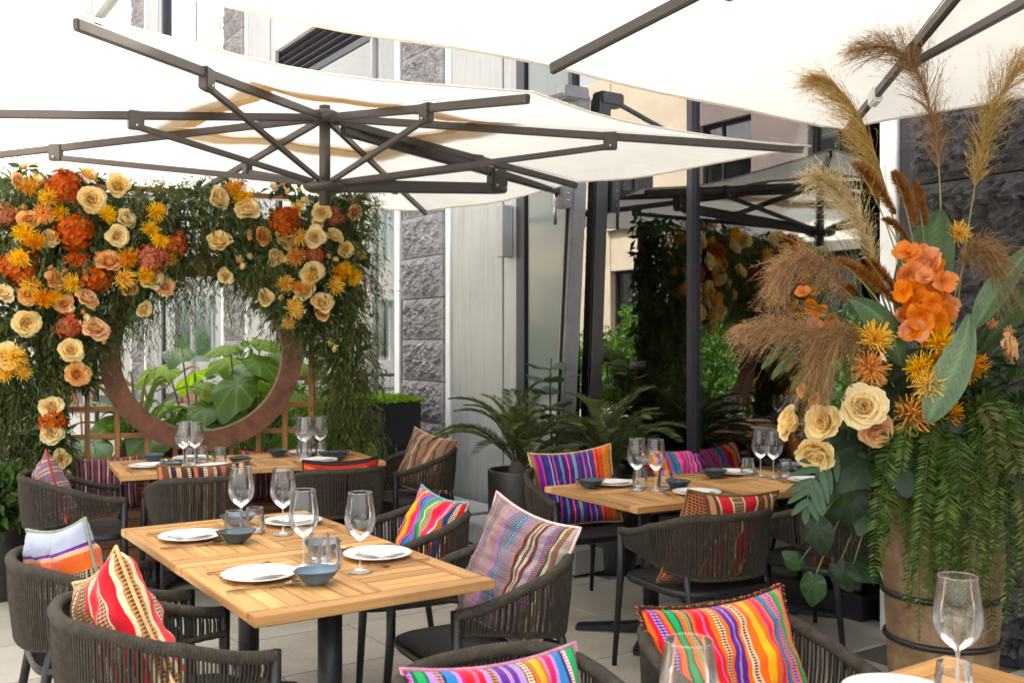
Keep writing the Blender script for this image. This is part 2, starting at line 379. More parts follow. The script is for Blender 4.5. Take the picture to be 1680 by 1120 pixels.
for k in range(-1, 5):
    o = PER * k - (.13 if k < 0 else 0)
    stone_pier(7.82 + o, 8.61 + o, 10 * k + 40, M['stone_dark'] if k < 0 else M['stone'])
    vbar('white_trim', 7.735 + o, 7.815 + o, M['white'], FX - .03)
    vbar('dark_trim', 8.615 + o, 8.685 + o, M['darkframe'], FX - .02)
    vbar('white_trim', 8.69 + o, 8.79 + o, M['white'], FX - .04)
    # grey metal cladding: two sheets with a shadow gap
    vbar('cladding_panel', 6.90 + o, 7.73 + o, M['panel'], FX - .012, .1, 0, 3.4); vbar('cladding_panel', 6.90 + o, 7.73 + o, M['panel'], FX - .012, .1, 3.41, HT)
    vbar('cladding_panel', 6.70 + o, 6.892 + o, M['panel'], FX - .005, .1, 0, HT)
    vbar('window_frame', 6.57 + o, 6.69 + o, M['darkframe'], FX - .02)
    g0, g1 = 3.39 + o, 6.57 + o                        # glazed bay
    GT = 4.65
    hbar('window_sill', g0, g1, 0, .14, M['darkframe'], FX - .015)
    hbar('window_frame', g0, g1, GT, GT + .08, M['darkframe'], FX - .01)
    for z in np.arange(GT + .12, 5.12, .085):
        c = MB(); c.box((0, 0, 0), (.11, g1 - g0, .018)); s_ = c.build('louvre_slat', M['darkframe'], bld); s_.location = (FX + .04, (g0 + g1) / 2, z); s_.rotation_euler = (0, R(32), 0)
    hbar('louvre_back', g0, g1, GT + .09, 5.15, M['black'], FX + .12, .03)
    hbar('lintel', g0, g1, 5.15, 6.0, M['white'], FX - .06, .2)
    hbar('window_sill', g0, g1, 6.003, 6.12, M['panel'], FX - .05)
    mus = {0: [4.686, 5.95], 1: [9.33, 10.9]}.get(k, [4.9 + o])
    cuts = sorted([g0] + mus + [g1])
    for q in mus: vbar('mullion', q - .028, q + .028, M['darkframe'] if k == 0 else M['panel'], FX - .03, .09, 0, GT)
    for c0, c1 in zip(cuts, cuts[1:]):
        b = MB(); b.box((FX + .012, (c0 + c1) / 2, (GT + .14) / 2), (.012, c1 - c0 - .04, GT - .14)); b.build('pane', (M['backpane'] if c0 > 5.9 else M['pane']) if k == 0 else M['pane2'], bld)
        b = MB(); b.box((FX + .06, (c0 + c1) / 2, 7.3), (.012, c1 - c0 - .04, 2.36)); b.build('pane', M['pane2'], bld)
    hbar('lintel', g0, g1, 8.5, 9.0, M['white'], FX - .06, .2)
b = MB(); b.box((FX + 3.3, 12, 6.95), (5.4, 45, 4.1)); b.build('upper_sun_block', M['inside'], bld)  # unseen solid mass added behind the upper panes to stop the sun
b = MB(); b.box((FX - .06, 6.80, 2.42), (.10, .10, .42)); b.build('junction_box', M['panel'], bld, .006)
# inside: a dim dining room seen through the panes
rm = node('dining_room', bld)
def rbox(name, c, d, m): q = MB(); q.box(c, d); return q.build(name, m, rm)
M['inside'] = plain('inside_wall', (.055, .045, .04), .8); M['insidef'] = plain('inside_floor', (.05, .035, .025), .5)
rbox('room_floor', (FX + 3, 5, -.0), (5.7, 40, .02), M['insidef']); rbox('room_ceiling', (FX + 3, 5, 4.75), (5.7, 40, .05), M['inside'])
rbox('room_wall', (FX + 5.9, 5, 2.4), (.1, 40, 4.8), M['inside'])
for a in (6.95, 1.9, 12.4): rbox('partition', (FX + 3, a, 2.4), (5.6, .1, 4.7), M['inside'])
M['velvet'] = plain('green_velvet', (.10, .13, .012), .9, 0, .15)
sf = thing('banquette_sofa', 'olive green velvet sofa inside the restaurant behind the glass', 'sofa', BA(FX + 1.15, 5.15), TH)
q = MB(); q.box((0, 0, .25), (.7, 1.5, .34)); q.build('seat', M['velvet'], sf, .04)
q = MB(); q.box((.3, 0, .62), (.16, 1.5, .5)); q.build('backrest', M['velvet'], sf, .05)
for sgn in (-1, 1):
    q = MB(); q.box((-.02, sgn * .82, .45), (.66, .13, .42)); q.build('armrest', M['velvet'], sf, .04)
it = thing('dining_table', 'round dining table set inside the restaurant behind the glass', 'table', BA(FX + .75, 4.15), TH)
q = MB(); q.lathe([(.001, .735), (.4, .735), (.41, .75), (.4, .765), (.001, .765)], 28); q.build('tabletop', M['plate'], it)
q = MB(); q.lathe([(.22, .01), (.22, .03), (.03, .05), (.03, .735)], 16); q.build('pedestal', M['black'], it)
# pale stone kerb along the panels
kb = thing('stone_kerb', 'low pale stone kerb at the foot of the grey wall panel', 'kerb', BA(FX - .32, 7.35), TH)
q = MB(); q.box((0, 0, .15), (.46, 1.3, .03)); q.build('kerb_top', M['panel'], kb, .004)
for j in range(9):
    q = MB(); q.box((-.02, -.58 + j * .145, .067), (.40, .138, .134)); q.build('kerb_block', M['panel'], kb, .003)
# ---- building across the courtyard (seen mirrored in the glass)
OX = -7.0
M['mauve'] = plain('mauve_render', (.20, .155, .14), .7, 0, .1, 1.5)
ob = thing('courtyard_building', 'beige stone building with dark framed windows mirrored in the restaurant glass', 'building', (0, 0, 0), TH)
wins = [(8.6 + 3.1 * k, 10.2 + 3.1 * k) for k in range(6)]
def obox(name, c, d, m, bev=0): q = MB(); q.box(c, d); return q.build(name, m, ob, bev)
e0, e1, TOP = 7.0, 27.0, 8.2
zb = [(1.55, 3.3), (4.4, 6.4)]
prev = e0
for (w0, w1) in wins + [(e1, e1)]:
    obox('wall_pier', (OX - .25, (prev + w0) / 2, TOP / 2), (.5, w0 - prev, TOP), M['mauve'] if prev < 15 else M['beige']); prev = w1
for (w0, w1) in wins:
    zz = 0
    for (z0, z1) in zb + [(TOP, TOP)]:
        obox('wall_course', (OX - .26, (w0 + w1) / 2, (zz + z0) / 2), (.48, w1 - w0, z0 - zz), M['mauve'] if w0 < 15 else M['beige']); zz = z1
    for (z0, z1) in zb:
        fr = node('window', ob)
        q = MB()
        for c, d in (((OX - .2, w0 + .04, (z0 + z1) / 2), (.06, .08, z1 - z0)), ((OX - .2, w1 - .04, (z0 + z1) / 2), (.06, .08, z1 - z0)), ((OX - .2, (w0 + w1) / 2, z0 + .04), (.06, w1 - w0 - .17, .08)), ((OX - .2, (w0 + w1) / 2, z1 - .04), (.06, w1 - w0 - .17, .08)), ((OX - .2, w0 + (w1 - w0) * .62, (z0 + z1) / 2), (.05, .06, z1 - z0 - .17))): q.box(c, d)
        q.build('frame', M['darkframe'], fr)
        q = MB(); q.box((OX - .22, (w0 + w1) / 2, (z0 + z1) / 2), (.01, w1 - w0 - .1, z1 - z0 - .1)); q.build('pane', M['pane'], fr)
        q = MB(); q.box((OX + .02, (w0 + w1) / 2, z0 - .05), (.14, w1 - w0 + .2, .1)); q.build('sill', M['beige'], fr, .01)
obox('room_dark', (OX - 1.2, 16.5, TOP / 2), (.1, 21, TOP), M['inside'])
# ---- pale building closing the courtyard
eb = thing('end_building', 'bright pale building closing the far end of the courtyard', 'building', BA(-2, 30), TH)
for x0, x1 in ((-6, -4.2), (-3, -1.2), (0, 1.8), (3, 6.4)):
    q = MB(); q.box(((x0 + x1) / 2, 0, 6), (x1 - x0, .4, 12)); q.build('wall_pier', M['white'], eb)
for x0, x1 in ((-4.2, -3), (-1.2, 0), (1.8, 3)):
    for z0, z1 in ((0, .9), (2.9, 4.2), (6.2, 7.5), (9.5, 12)):
        q = MB(); q.box(((x0 + x1) / 2, .02, (z0 + z1) / 2), (x1 - x0, .36, z1 - z0)); q.build('spandrel', M['white'], eb)
    for z0, z1 in ((.9, 2.9), (4.2, 6.2), (7.5, 9.5)):
        q = MB(); q.box(((x0 + x1) / 2, .1, (z0 + z1) / 2), (x1 - x0, .02, z1 - z0)); q.build('pane', M['pane2'], eb)
# ================================================================ UMBRELLAS
M['overlap_shade'] = fabric_translucent('canopy_overlap_shade', (.62, .44, .24), (.75, .52, .27), .5)  # tan colour stands in for the shade of doubled vent fabric
def umbrella(label, corners, c, hub, edge, foot, top, bracket_z, low=2.45, sleeve=None, cb=True):
    root = thing('cantilever_umbrella', label, 'umbrella', (foot[0], foot[1], 0))
    off = Vector((foot[0], foot[1], 0)); L = lambda p: Vector(p) - off
    E = []
    for i in range(4):
        a, b = Vector(corners[i]), Vector(corners[(i + 1) % 4]); E += [a, (a + b) / 2]
    E = [Vector((p.x, p.y, edge + (.0 if i % 2 == 0 else .015))) for i, p in enumerate(E)]
    C = Vector((c[0], c[1], hub))
    def surf(i, s, r, cap=0.):
        e = E[i].lerp(E[(i + 1) % 8], s); k = r * (1 - .035 * 4 * s * (1 - s) * r)
        p = C.lerp(e, k); sag = .05 * math.sin(math.pi * s) * r
        p.z += -sag + .02 + cap + .006 * math.sin(9 * s + 7 * r + i * 2.1); return L(p)
    cv = MB()
    for i in range(8): cv.grid(lambda u, v: surf(i, u, .30 + .70 * v), 10, 12)
    can = cv.build('canopy', M['canopy'], root)
    q = MB()
    for i in range(8): q.grid(lambda u, v: surf(i, u, .005 + .42 * v, .05 - .02 * v), 8, 6)
    q.build('vent_flap', M['canopy'], can)
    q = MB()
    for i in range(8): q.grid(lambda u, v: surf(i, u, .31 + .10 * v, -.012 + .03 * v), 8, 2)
    q.build('vent_overlap_shade', M['overlap_shade'], can)  # added ring, coloured like the darker shade where flap and canopy overlap
    q = MB()                                                     # hem cord round the edge
    pts = [surf(i, s, 1.0) - Vector((0, 0, .004)) for i in range(8) for s in np.linspace(0, 1, 10, endpoint=False)]
    q.tube(pts, .006, 6, closed=True); q.build('hem', M['canopy'], can)
    LH = Vector((c[0], c[1], low))
    for i in range(8):
        e = E[i].copy(); d = (e - C); d.normalize(); a = C + d * .06 - Vector((0, 0, .03)); b = C.lerp(e, .985) - Vector((0, 0, .012))
        q = MB(); q.bar(L(a), L(b), .026, .044); rb = q.build('rib', M['alu'], root, .005)
        t = .60 if i % 2 == 0 else .55
        j = a.lerp(b, t)
        q = MB(); q.box(L(j - Vector((0, 0, .025))), (.045, .08, .10), math.atan2(d.y, d.x) - math.pi / 2); q.build('bracket', M['alu'], rb, .006)
        for sy in (-1, 1):
            w = Vector((-d.y, d.x, 0)); w.normalize(); q = MB()
            q.tube([L(j + w * .028 * sy - Vector((0, 0, .055))), L(j + w * .033 * sy - Vector((0, 0, .055)))], .007, 8); q.build('bolt', M['steel'], rb)
        q = MB(); q.bar(L(LH + Vector((d.x, d.y, 0)) * .07), L(j - Vector((0, 0, .055))), .022, .034); q.build('strut', M['alu'], root, .005)
        if sleeve is not None and i == sleeve:
            m_ = a.lerp(b, .80); q = MB(); q.bar(L(m_ - d * .05), L(m_ + d * .05), .045, .075); q.build('sleeve', M['white'], rb, .008)
    q = MB(); q.tube([L(Vector((c[0], c[1], low - .13))), L(Vector((c[0], c[1], hub + .04)))], .033, 20); q.build('centre_post', M['alu'], root)
    q = MB(); q.lathe([(.001, -.05), (.085, -.05), (.1, -.035), (.1, .0), (.06, .02), (.001, .02)], 24, L((c[0], c[1], hub - .01))); q.build('top_hub', M['alu'], root)
    q = MB(); q.lathe([(.001, -.055), (.10, -.05), (.125, -.03), (.125, -.01), (.07, .005), (.001, .02)], 24, L((c[0], c[1], low))); q.build('lower_hub', M['alu'], root)
    # mast, arm and brace
    fo, tp = Vector((foot[0], foot[1], .0)), Vector(top); md = tp - fo
    def on(z): return fo + md * (z / tp.z)
    q = MB(); q.bar(L(fo), L(tp), .10, .13, up=(uB.x, uB.y, 0)); mast = q.build('mast', M['alu2'], root, .012)
    ax = -uB
    q = MB(); q.bar(L(on(.35) + ax * .07), L(on(bracket_z) + ax * .07), .022, .022, up=(uB.x, uB.y, 0)); q.build('rail', M['black'], mast, .004)
    B = on(bracket_z) + ax * .12
    q = MB(); q.bar(L(B - md.normalized() * .13), L(B + md.normalized() * .13), .13, .09, up=(uB.x, uB.y, 0)); bk = q.build('slider', M['alu2'], root, .01)
    q = MB(); q.tube([L(B + ax * .06 + Vector((0, 0, -.02))), L(B + ax * .075 + Vector((0, 0, -.1))), L(B + ax * .07 + Vector((0, 0, -.25)))], .014, 10); q.build('handle', M['steel'], bk)
    for dz in (-.08, -.03, .03, .08):
        for sd in (-.068, .068): q = MB(); q.tube([L(B + uA * sd * .9 + Vector((0, 0, dz))), L(B + uA * sd * 1.06 + Vector((0, 0, dz)))], .009, 8); q.build('bolt', M['steel'], bk)
    A0 = C + Vector((0, 0, -.07)); am = (B - A0).normalized()
    q = MB(); q.bar(L(A0 + am * .12), L(B), .045, .072); arm = q.build('arm', M['alu'], root, .008)
    J = A0.lerp(B, .68)
    q = MB(); q.bar(L(J - am * .07 - Vector((0, 0, .05))), L(J + am * .07 - Vector((0, 0, .05))), .085, .17); q.build('bracket', M['alu'], arm, .012)
    for du, dz in ((-.05, .0), (.05, .01), (-.04, -.1), (.045, -.1)):
        for sd in (-.043, .043):
            w = am.cross(Vector((0, 0, 1))).normalized(); p = J + am * du + Vector((0, 0, dz)); q = MB(); q.tube([L(p + w * sd), L(p + w * sd * 1.12)], .009, 8); q.build('bolt', M['steel'], arm)
    q = MB(); q.bar(L(LH + Vector((am.x, am.y, 0)) * .06 + Vector((0, 0, -.01))), L(J - Vector((0, 0, .11))), .045, .075); q.build('brace', M['alu'], root, .008)
    T = tp
    q = MB(); q.bar(L(T - uB * .18), L(T + uB * .04), .12, .10); hd = q.build('mast_head', M['alu2'], root, .012)
    q = MB(); q.bar(L(T - uB * .12 + Vector((0, 0, 0))), L(A0.lerp(B, .60) + Vector((0, 0, .34))), .03, .03); q.build('stay', M['alu2'], root, .004)
    return root
c1 = (-1.1, 5.85)
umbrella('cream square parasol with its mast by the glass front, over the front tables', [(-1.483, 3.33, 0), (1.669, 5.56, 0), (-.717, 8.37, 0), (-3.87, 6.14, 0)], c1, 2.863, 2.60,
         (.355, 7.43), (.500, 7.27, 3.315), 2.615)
c2 = (1.44, 2.25); hA, hB = 2.25, 1.85
cor = [tuple(Vector((c2[0], c2[1], 0)) + uB * (sb * hB) + uA * (sa * hA)) for sb, sa in ((1, 1), (1, -1), (-1, -1), (-1, 1))]
cor[3] = (-1.44, 2.86, 0)
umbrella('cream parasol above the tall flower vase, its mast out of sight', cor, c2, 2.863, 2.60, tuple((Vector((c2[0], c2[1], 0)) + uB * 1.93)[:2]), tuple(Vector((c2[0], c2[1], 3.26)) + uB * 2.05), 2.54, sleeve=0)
ub = thing('umbrella_base', 'grey ballast base box under the leaning parasol mast', 'umbrella base', tuple(BA(4.20, 5.78)), TH)
q = MB(); q.box((0, 0, .105), (.66, 1.5, .15)); q.build('casing', M['panel'], ub, .008)
q = MB(); q.box((0, 0, .015), (.58, 1.4, .03)); q.build('plinth', M['black'], ub)
q = MB(); q.box((-.332, -.45, .12), (.006, .05, .02)); q.build('handle_slot', M['black'], ub)
# ================================================================ TABLES
def table_top_parts(root):
    S, fw, th = .8, .072, .03; z = .735
    g_ = .003
    def piece(name, cx, cy, lx, ly, dz=0):
        if lx >= ly: inst(name, boxmesh(name, (lx - g_, ly - g_, th), M['teak'], .0025), root, (cx, cy, z + dz))
        else: inst(name, boxmesh(name, (ly - g_, lx - g_, th), M['teak'], .0025), root, (cx, cy, z + dz), (0, 0, R(90)))
    h = S / 2
    piece('rim_board', 0, h - fw / 2, S + g_, fw); piece('rim_board', 0, -h + fw / 2, S + g_, fw)
    piece('rim_board', h - fw / 2, 0, fw, S - 2 * fw); piece('rim_board', -h + fw / 2, 0, fw, S - 2 * fw)
    inn = S - 2 * fw; cw = .06
    piece('centre_board', 0, 0, cw, inn)
    hw = (inn - cw) / 2; hh = inn / 2
    for sx in (-1, 1):
        cx = sx * (cw / 2 + hw / 2)
        for sy in (-1, 1):
            cy = sy * hh / 2; n = 5
            for k in range(n):
                if sx * sy > 0: piece('slat', cx + (k - (n - 1) / 2) * hw / n, cy, hw / n, hh, -.001 - .0008 * (k % 2))
                else: piece('slat', cx, cy + (k - (n - 1) / 2) * hh / n, hw, hh / n, -.001 - .0008 * (k % 2))
def make_table():
    root = thing('bistro_table', 'x', 'table')
    table_top_parts(root)
    q = MB(); q.box((0, 0, .711), (.70, .70, .012)); q.build('underframe', M['black'], root)
    q = MB(); q.tube([(0, 0, .05), (0, 0, .66)], .041, 24); q.build('column', M['black'], root)
    q = MB(); q.box((0, 0, .69), (.26, .34, .028)); q.box((0, .1, .668), (.2, .06, .03)); q.box((0, -.1, .668), (.2, .06, .03)); q.build('tilt_bracket', M['steel'], root, .004)
    for k in range(4):
        a = R(45 + 90 * k); ft = MB()
        def f(u, v):
            r = .03 + u * .36; w = .034 * (1 + .55 * u * u) * (1 if u < .97 else .8); zt = .075 - .045 * u ** .8
            ang = 2 * math.pi * v; x = r; yy = w * (1 if abs(math.cos(ang)) > .7 else abs(math.cos(ang)) / .7) * (1 if math.cos(ang) > 0 else -1)
            s = math.sin(ang); zz = zt if s > 0.05 else (.012 + .02 * (1 - u) if s < -.05 else zt * .6)
            return (x * math.cos(a) - yy * math.sin(a), x * math.sin(a) + yy * math.cos(a), zz)
        ft.grid(f, 12, 12, False)
        ft.v.append((0, 0, 0)); ft.v.pop()
        q = MB(); q.v, q.f, q.sm = ft.v, ft.f, ft.sm
        tipc = len(q.v); row = [j * 13 + 12 for j in range(12)]; q.f.append(tuple(row)); q.sm.append(False)
        q.build('foot', M['black'], root)
        g2 = MB(); g2.tube([(.36 * math.cos(a), .36 * math.sin(a), 0), (.36 * math.cos(a), .36 * math.sin(a), .015)], .018, 12); g2.build('glide', M['black'], root)
    return root
T0 = make_table(); first = [True]
def place_table(x, y, th, label, group):
    t = T0 if first[0] else copy_tree(T0); first[0] = False
    t.location = (x, y, 0); t.rotation_euler = (0, 0, R(th)); t['label'] = label; t['group'] = group; return t
GT_ = 'square teak tables pushed together in pairs'
place_table(-.609, 3.33, 34, 'teak table beside the red and tan cushion and the plaid woven cushion', GT_)
place_table(-1.056, 3.993, 34, 'teak table beside the orange banded grey cushion and the rainbow cushion', GT_)
t2 = Vector((.72, 5.16, 0)); b2 = Vector((math.cos(R(31)), math.sin(R(31)), 0)); a2 = Vector((-b2.y, b2.x, 0))
place_table(t2.x, t2.y, 31, 'teak table beside the purple striped cushion near the potted cycads', GT_)
p = t2 + b2 * .803; place_table(p.x, p.y, 31, 'teak table beside the tall flower vase and the glass front', GT_)
t3 = Vector((-2.066, 6.23, 0)); b3 = Vector((math.cos(R(27)), math.sin(R(27)), 0)); a3 = Vector((-b3.y, b3.x, 0))
place_table(t3.x, t3.y, 27, 'teak table before the rusty ring of the floral arch', GT_)
p = t3 + b3 * .803; place_table(p.x, p.y, 27, 'teak table beside the brown embroidered cushion and the black planter', GT_)
t4 = Vector((.958, 1.895, 0))
place_table(t4.x, t4.y, 34, 'teak table beside the orange striped cushion and below the flower vase', GT_)
p = t4 - uB * .803; place_table(p.x, p.y, 34, 'teak table before the magenta and purple striped cushion', GT_)
# ================================================================ CHAIRS
def rim_path(t, off=0., zf=.640, zb=.765, ins=0.):
    """t in 0..1 round the U from the front left arm tip, via the back, to the front right tip"""
    hx, yf, yb = .275 - ins, .235, -.30 + ins
    s = (t - .5) * 2
    a = abs(s)
    if a > .62: k = (a - .62) / .38; x = hx * (1 - .035 * k * k); y = -.03 + (yf + .03) * k
    else:
        ang = a / .62 * math.pi / 2; x = hx * math.sin(ang) ** .82; y = -.03 + (yb + .03) * math.cos(ang) ** .82 if ang < math.pi / 2 else -.03
    e = min(1, max(0, (1 - a) / .78)); e = e * e * (3 - 2 * e)
    return Vector((x * (1 if s >= 0 else -1), y, zf + (zb - zf) * e + off))
def make_chair():
    root = thing('rope_armchair', 'x', 'chair')
    n = 450
    top = [rim_path(i / n) for i in range(n + 1)]
    q = MB(); q.tube(top, [.0175 + .0026 * abs(math.sin(i * math.pi / 3.0)) for i in range(n + 1)], 10); q.build('top_rail', M['rope'], root)
    lowf = lambda t: rim_path(t, 0, .572, .50, .018)
    n2 = 120; low = [lowf(i / n2) for i in range(n2 + 1)]
    q = MB(); q.tube(low, [.011 + .0012 * math.sin(i * 1.9) for i in range(n2 + 1)], 8); q.build('lower_rail', M['rope'], root)
    q = MB(); nc = 124
    for i in range(nc):
        t = .012 + .976 * (i + .5) / nc; a, b = rim_path(t), lowf(t); m = (a + b) / 2
        for sgn in (-1, 1):
            dr = Vector((m.x, m.y + .03, 0)); dr.normalize(); o_ = dr * (.009 * sgn)
            if sgn > 0 or i % 2: q.tube([a + o_ * 1.3, m + o_ + dr * .006, b + o_], .0036, 5, False)
    cd_ = q.build('cords', M['rope'], root); cd_['kind'] = 'stuff'
    for sx in (-1, 1):
        q = MB(); q.tube([(sx * .285, .262, 0), (sx * .268, .232, .44), (sx * .264, .232, .655)], [.0115, .0175, .0185], 12); q.build('front_leg', M['black'], root)
        q = MB(); q.tube([(sx * .245, -.29, 0), (sx * .218, -.215, .43), (sx * .205, -.19, .545)], [.0115, .0175, .016], 12); q.build('rear_leg', M['black'], root)
    q = MB()                                                    # seat: rounded square pad sagging a little
    def sf_(u, v):
        r = v; ang = 2 * math.pi * u; c_, s_ = math.cos(ang), math.sin(ang); e = .42
        x = .255 * r * abs(c_) ** e * (1 if c_ > 0 else -1); y = .238 * r * abs(s_) ** e * (1 if s_ > 0 else -1)
        return (x, y + .005, .448 - .012 * (1 - r * r) + .004 * r)
    q.grid(sf_, 40, 10); q.build('seat', M['seat'], root)
    q = MB(); ring = []
    for k in range(48):
        ang = 2 * math.pi * k / 48; c_, s_ = math.cos(ang), math.sin(ang); e = .42
        ring.append((.258 * abs(c_) ** e * (1 if c_ > 0 else -1), .241 * abs(s_) ** e * (1 if s_ > 0 else -1) + .005, .435))
    q.tube(ring, .019, 8, closed=True); q.build('seat_frame', M['black'], root)
    q = MB()
    for x in (-.15, 0, .15): q.box((x, .005, .428), (.02, .44, .012))
    q.build('seat_brace', M['black'], root)
    return root
C0 = make_chair(); firstc = [True]
def place_chair(x, y, deg, label, group):
    """deg: direction the sitter faces, counter-clockwise from +X"""
    c = C0 if firstc[0] else copy_tree(C0); firstc[0] = False
    c.location = (x, y, 0); c.rotation_euler = (0, 0, R(deg - 90)); c['label'] = label; c['group'] = group; return c
# ================================================================ CUSHIONS
def stripes(name, seq, axis='x', warp=.004, fine=.5, weft=None, dots=165., soft=.25):
    """seq of (colour, width[, second colour]): woven stripes; second colour shows as little figures"""
    t = NT(name); uv = t.n('ShaderNodeTexCoord').outputs['UV']; sp = t.n('ShaderNodeSeparateXYZ'); t.l(uv, sp.inputs[0])
    u, v = (sp.outputs[0], sp.outputs[1]) if axis == 'x' else (sp.outputs[1], sp.outputs[0])
    nz = t.noise(uv, 5, 2); u2 = t.math('MULTIPLY_ADD', t.math('SUBTRACT', nz, .5), warp * 4, u)
    fz = t.noise(uv, 160, 1); u2 = t.math('MULTIPLY_ADD', t.math('SUBTRACT', fz, .5), .008, u2)
    tot = sum(s[1] for s in seq); x = 0; s1, s2 = [], []
    for s in seq:
        s1.append((x, s[0])); s2.append((x, s[2] if len(s) > 2 else s[0])); x += s[1] / tot
    c = None
    def multi(stops):
        # ramps hold 32 stops each; chain two when needed
        if len(stops) <= 32: return t.ramp(u2, stops, 'CONSTANT')
        a = t.ramp(u2, stops[:31], 'CONSTANT'); b = t.ramp(u2, [(0, stops[31][1])] + stops[31:], 'CONSTANT')
        return t.mix(t.math('GREATER_THAN', u2, stops[31][0]), a, b)
    c1, c2 = multi(s1), multi(s2)
    w = t.math('SINE', t.math('MULTIPLY', v, dots * 2.)); w2 = t.math('SINE', t.math('MULTIPLY', u2, dots * 1.9))
    f = t.math('GREATER_THAN', t.math('ADD', w, t.math('MULTIPLY', w2, .8)), .15)
    c = t.mix(f, c1, c2)
    if weft:
        ww = t.n('ShaderNodeTexWave', bands_direction='Y' if axis == 'x' else 'X'); ww.inputs['Scale'].default_value = weft[1]; ww.inputs['Distortion'].default_value = .6; t.l(uv, ww.inputs[0])
        g2 = t.math('GREATER_THAN', t.noise(t.co('UV', (0.01, 9, 1)) if axis == 'x' else t.co('UV', (9, .01, 1)), 1, 2), .5)
        c = t.mix(t.math('MULTIPLY', t.math('MULTIPLY', t.math('GREATER_THAN', ww.outputs[1], .6), g2), weft[2]), c, weft[0])
    wv = t.n('ShaderNodeTexWave', bands_direction='Y' if axis == 'x' else 'X'); wv.inputs['Scale'].default_value = 38; t.l(uv, wv.inputs[0])
    wx = t.n('ShaderNodeTexWave', bands_direction='X' if axis == 'x' else 'Y'); wx.inputs['Scale'].default_value = 30; t.l(uv, wx.inputs[0])
    h = t.math('ADD', wv.outputs[1], wx.outputs[1])
    c = t.mix(t.math('MULTIPLY', wv.outputs[1], .22 * fine), c, (.02, .015, .015))
    p = t.n('ShaderNodeBsdfPrincipled'); t.l(c, p.inputs['Base Color']); p.inputs['Roughness'].default_value = .9; p.inputs['Specular IOR Level'].default_value = .15
    p.inputs['Sheen Weight'].default_value = .15; t.l(t.bump(h, .35, .0025), p.inputs['Normal'])
    return t.done(p.outputs[0])
def cushion_mesh(name, m, w=.44, h=.44, th=.085, seed=0, fold=0.):
    r = np.random.default_rng(seed); n = 26; V = []; U = []
    ph = r.uniform(0, 6.28, 8)
    idx = {}
    for side in (1, -1):
        for j in range(n + 1):
            for i in range(n + 1):
                x, y = i / n * 2 - 1, j / n * 2 - 1
                edge = i in (0, n) or j in (0, n)
                if side < 0 and edge: idx[(side, i, j)] = idx[(1, i, j)]; continue
                px_ = x * (1 - .075 * (1 - y * y)); py_ = y * (1 - .075 * (1 - x * x))
                T = th * ((1 - x ** 4) * (1 - y ** 4)) ** .55 * (1 - .18 * y)
                wr = .010 * math.sin(5 * x + 3 * y + ph[0]) + .004 * math.sin(17 * x + 6 * y + ph[4]) + .003 * math.sin(-8 * x + 21 * y + ph[5]) + .008 * math.sin(9 * x - 4 * y + ph[1]) + .005 * math.sin(3 * x + 11 * y + ph[2])
                cr = .010 * math.sin(14 * (abs(x) - abs(y)) + ph[3]) * (abs(x) * abs(y)) ** 2
                zz = side * (T + (wr + cr) * (1 - max(abs(x), abs(y)) ** 6))
                py_ -= .05 * (1 - x * x) * max(y, 0)
                idx[(side, i, j)] = len(V); V.append((px_ * w / 2, -zz + fold * .05 * (y * y - .5) * (1 if y > 0 else .2), py_ * h / 2 + .0)); U.append((i / n, j / n))
    F = []; FU = []
    for side in (1, -1):
        for j in range(n):
            for i in range(n):
                k = [(i, j), (i + 1, j), (i + 1, j + 1), (i, j + 1)]
                if side < 0: k.reverse()
                F.append(tuple(idx[(side, a, b)] for a, b in k)); FU += [(a / n, b / n) for a, b in k]
    me = bpy.data.meshes.new(name); me.from_pydata(V, [], F); me.polygons.foreach_set('use_smooth', [True] * len(F))
    uvl = me.uv_layers.new(name='UVMap'); uvl.data.foreach_set('uv', np.array(FU, np.float32).ravel())
    me.materials.append(m); me.update()
    ring = [(i, 0) for i in range(n)] + [(n, j) for j in range(n)] + [(i, n) for i in range(n, 0, -1)] + [(0, j) for j in range(n, 0, -1)]
    return me, [V[idx[(1, a, b)]] for a, b in ring]
def cushion(label, m, pipe, x, y, deg, seed, tilt=16, roll=0, w=.44, h=.44, back=.12, z=.452, group='patterned cushions on the chairs', fringe=None, turn=0):
    """leans on the backrest of the chair at x, y that faces deg"""
    me, ring = cushion_mesh('cushion', m, w, h, .075, seed)
    d = Vector((math.cos(R(deg)), math.sin(R(deg)), 0))
    rt = thing('cushion', label, 'cushion', (0, 0, 0), 0, group)
    o = link(bpy.data.objects.new('cover', me), rt)
    q = MB(); q.tube(ring, .0055, 6, closed=True); q.build('piping', pipe, rt)
    if fringe:
        q = MB(); V_ = []; r = np.random.default_rng(seed)
        for k, p in enumerate(ring):
            nx_ = Vector(ring[(k + 1) % len(ring)]); p = Vector(p)
            for s in range(4):
                b = p.lerp(nx_, s / 4 + r.uniform(0, .2)); o_ = Vector((b.x, 0, b.z)).normalized()
                o_ = (o_ + Vector((r.normal(0, .5), r.normal(0, .5), r.normal(0, .5)))).normalized()
                q.tube([b, b + o_ * .007, b + o_ * .012 + Vector((0, 0, -.002))], [.004, .0035, .002], 4, False)
        q.build('fringe', fringe, rt)
    rt.rotation_mode = 'XYZ'
    Mx = Matrix.Rotation(R(deg + 90 + turn), 4, 'Z') @ Matrix.Rotation(R(-tilt), 4, 'X') @ Matrix.Rotation(R(roll), 4, 'Y')
    cen = Vector((x, y, z)) - d * back
    Mx.translation = cen + Vector((0, 0, h * .46 * math.cos(R(tilt)) + abs(math.sin(R(roll))) * w * .22)) - d * (h * .5 * math.sin(R(tilt)))
    rt.rotation_euler = Mx.to_euler(); rt.location = Mx.translation
    return rt
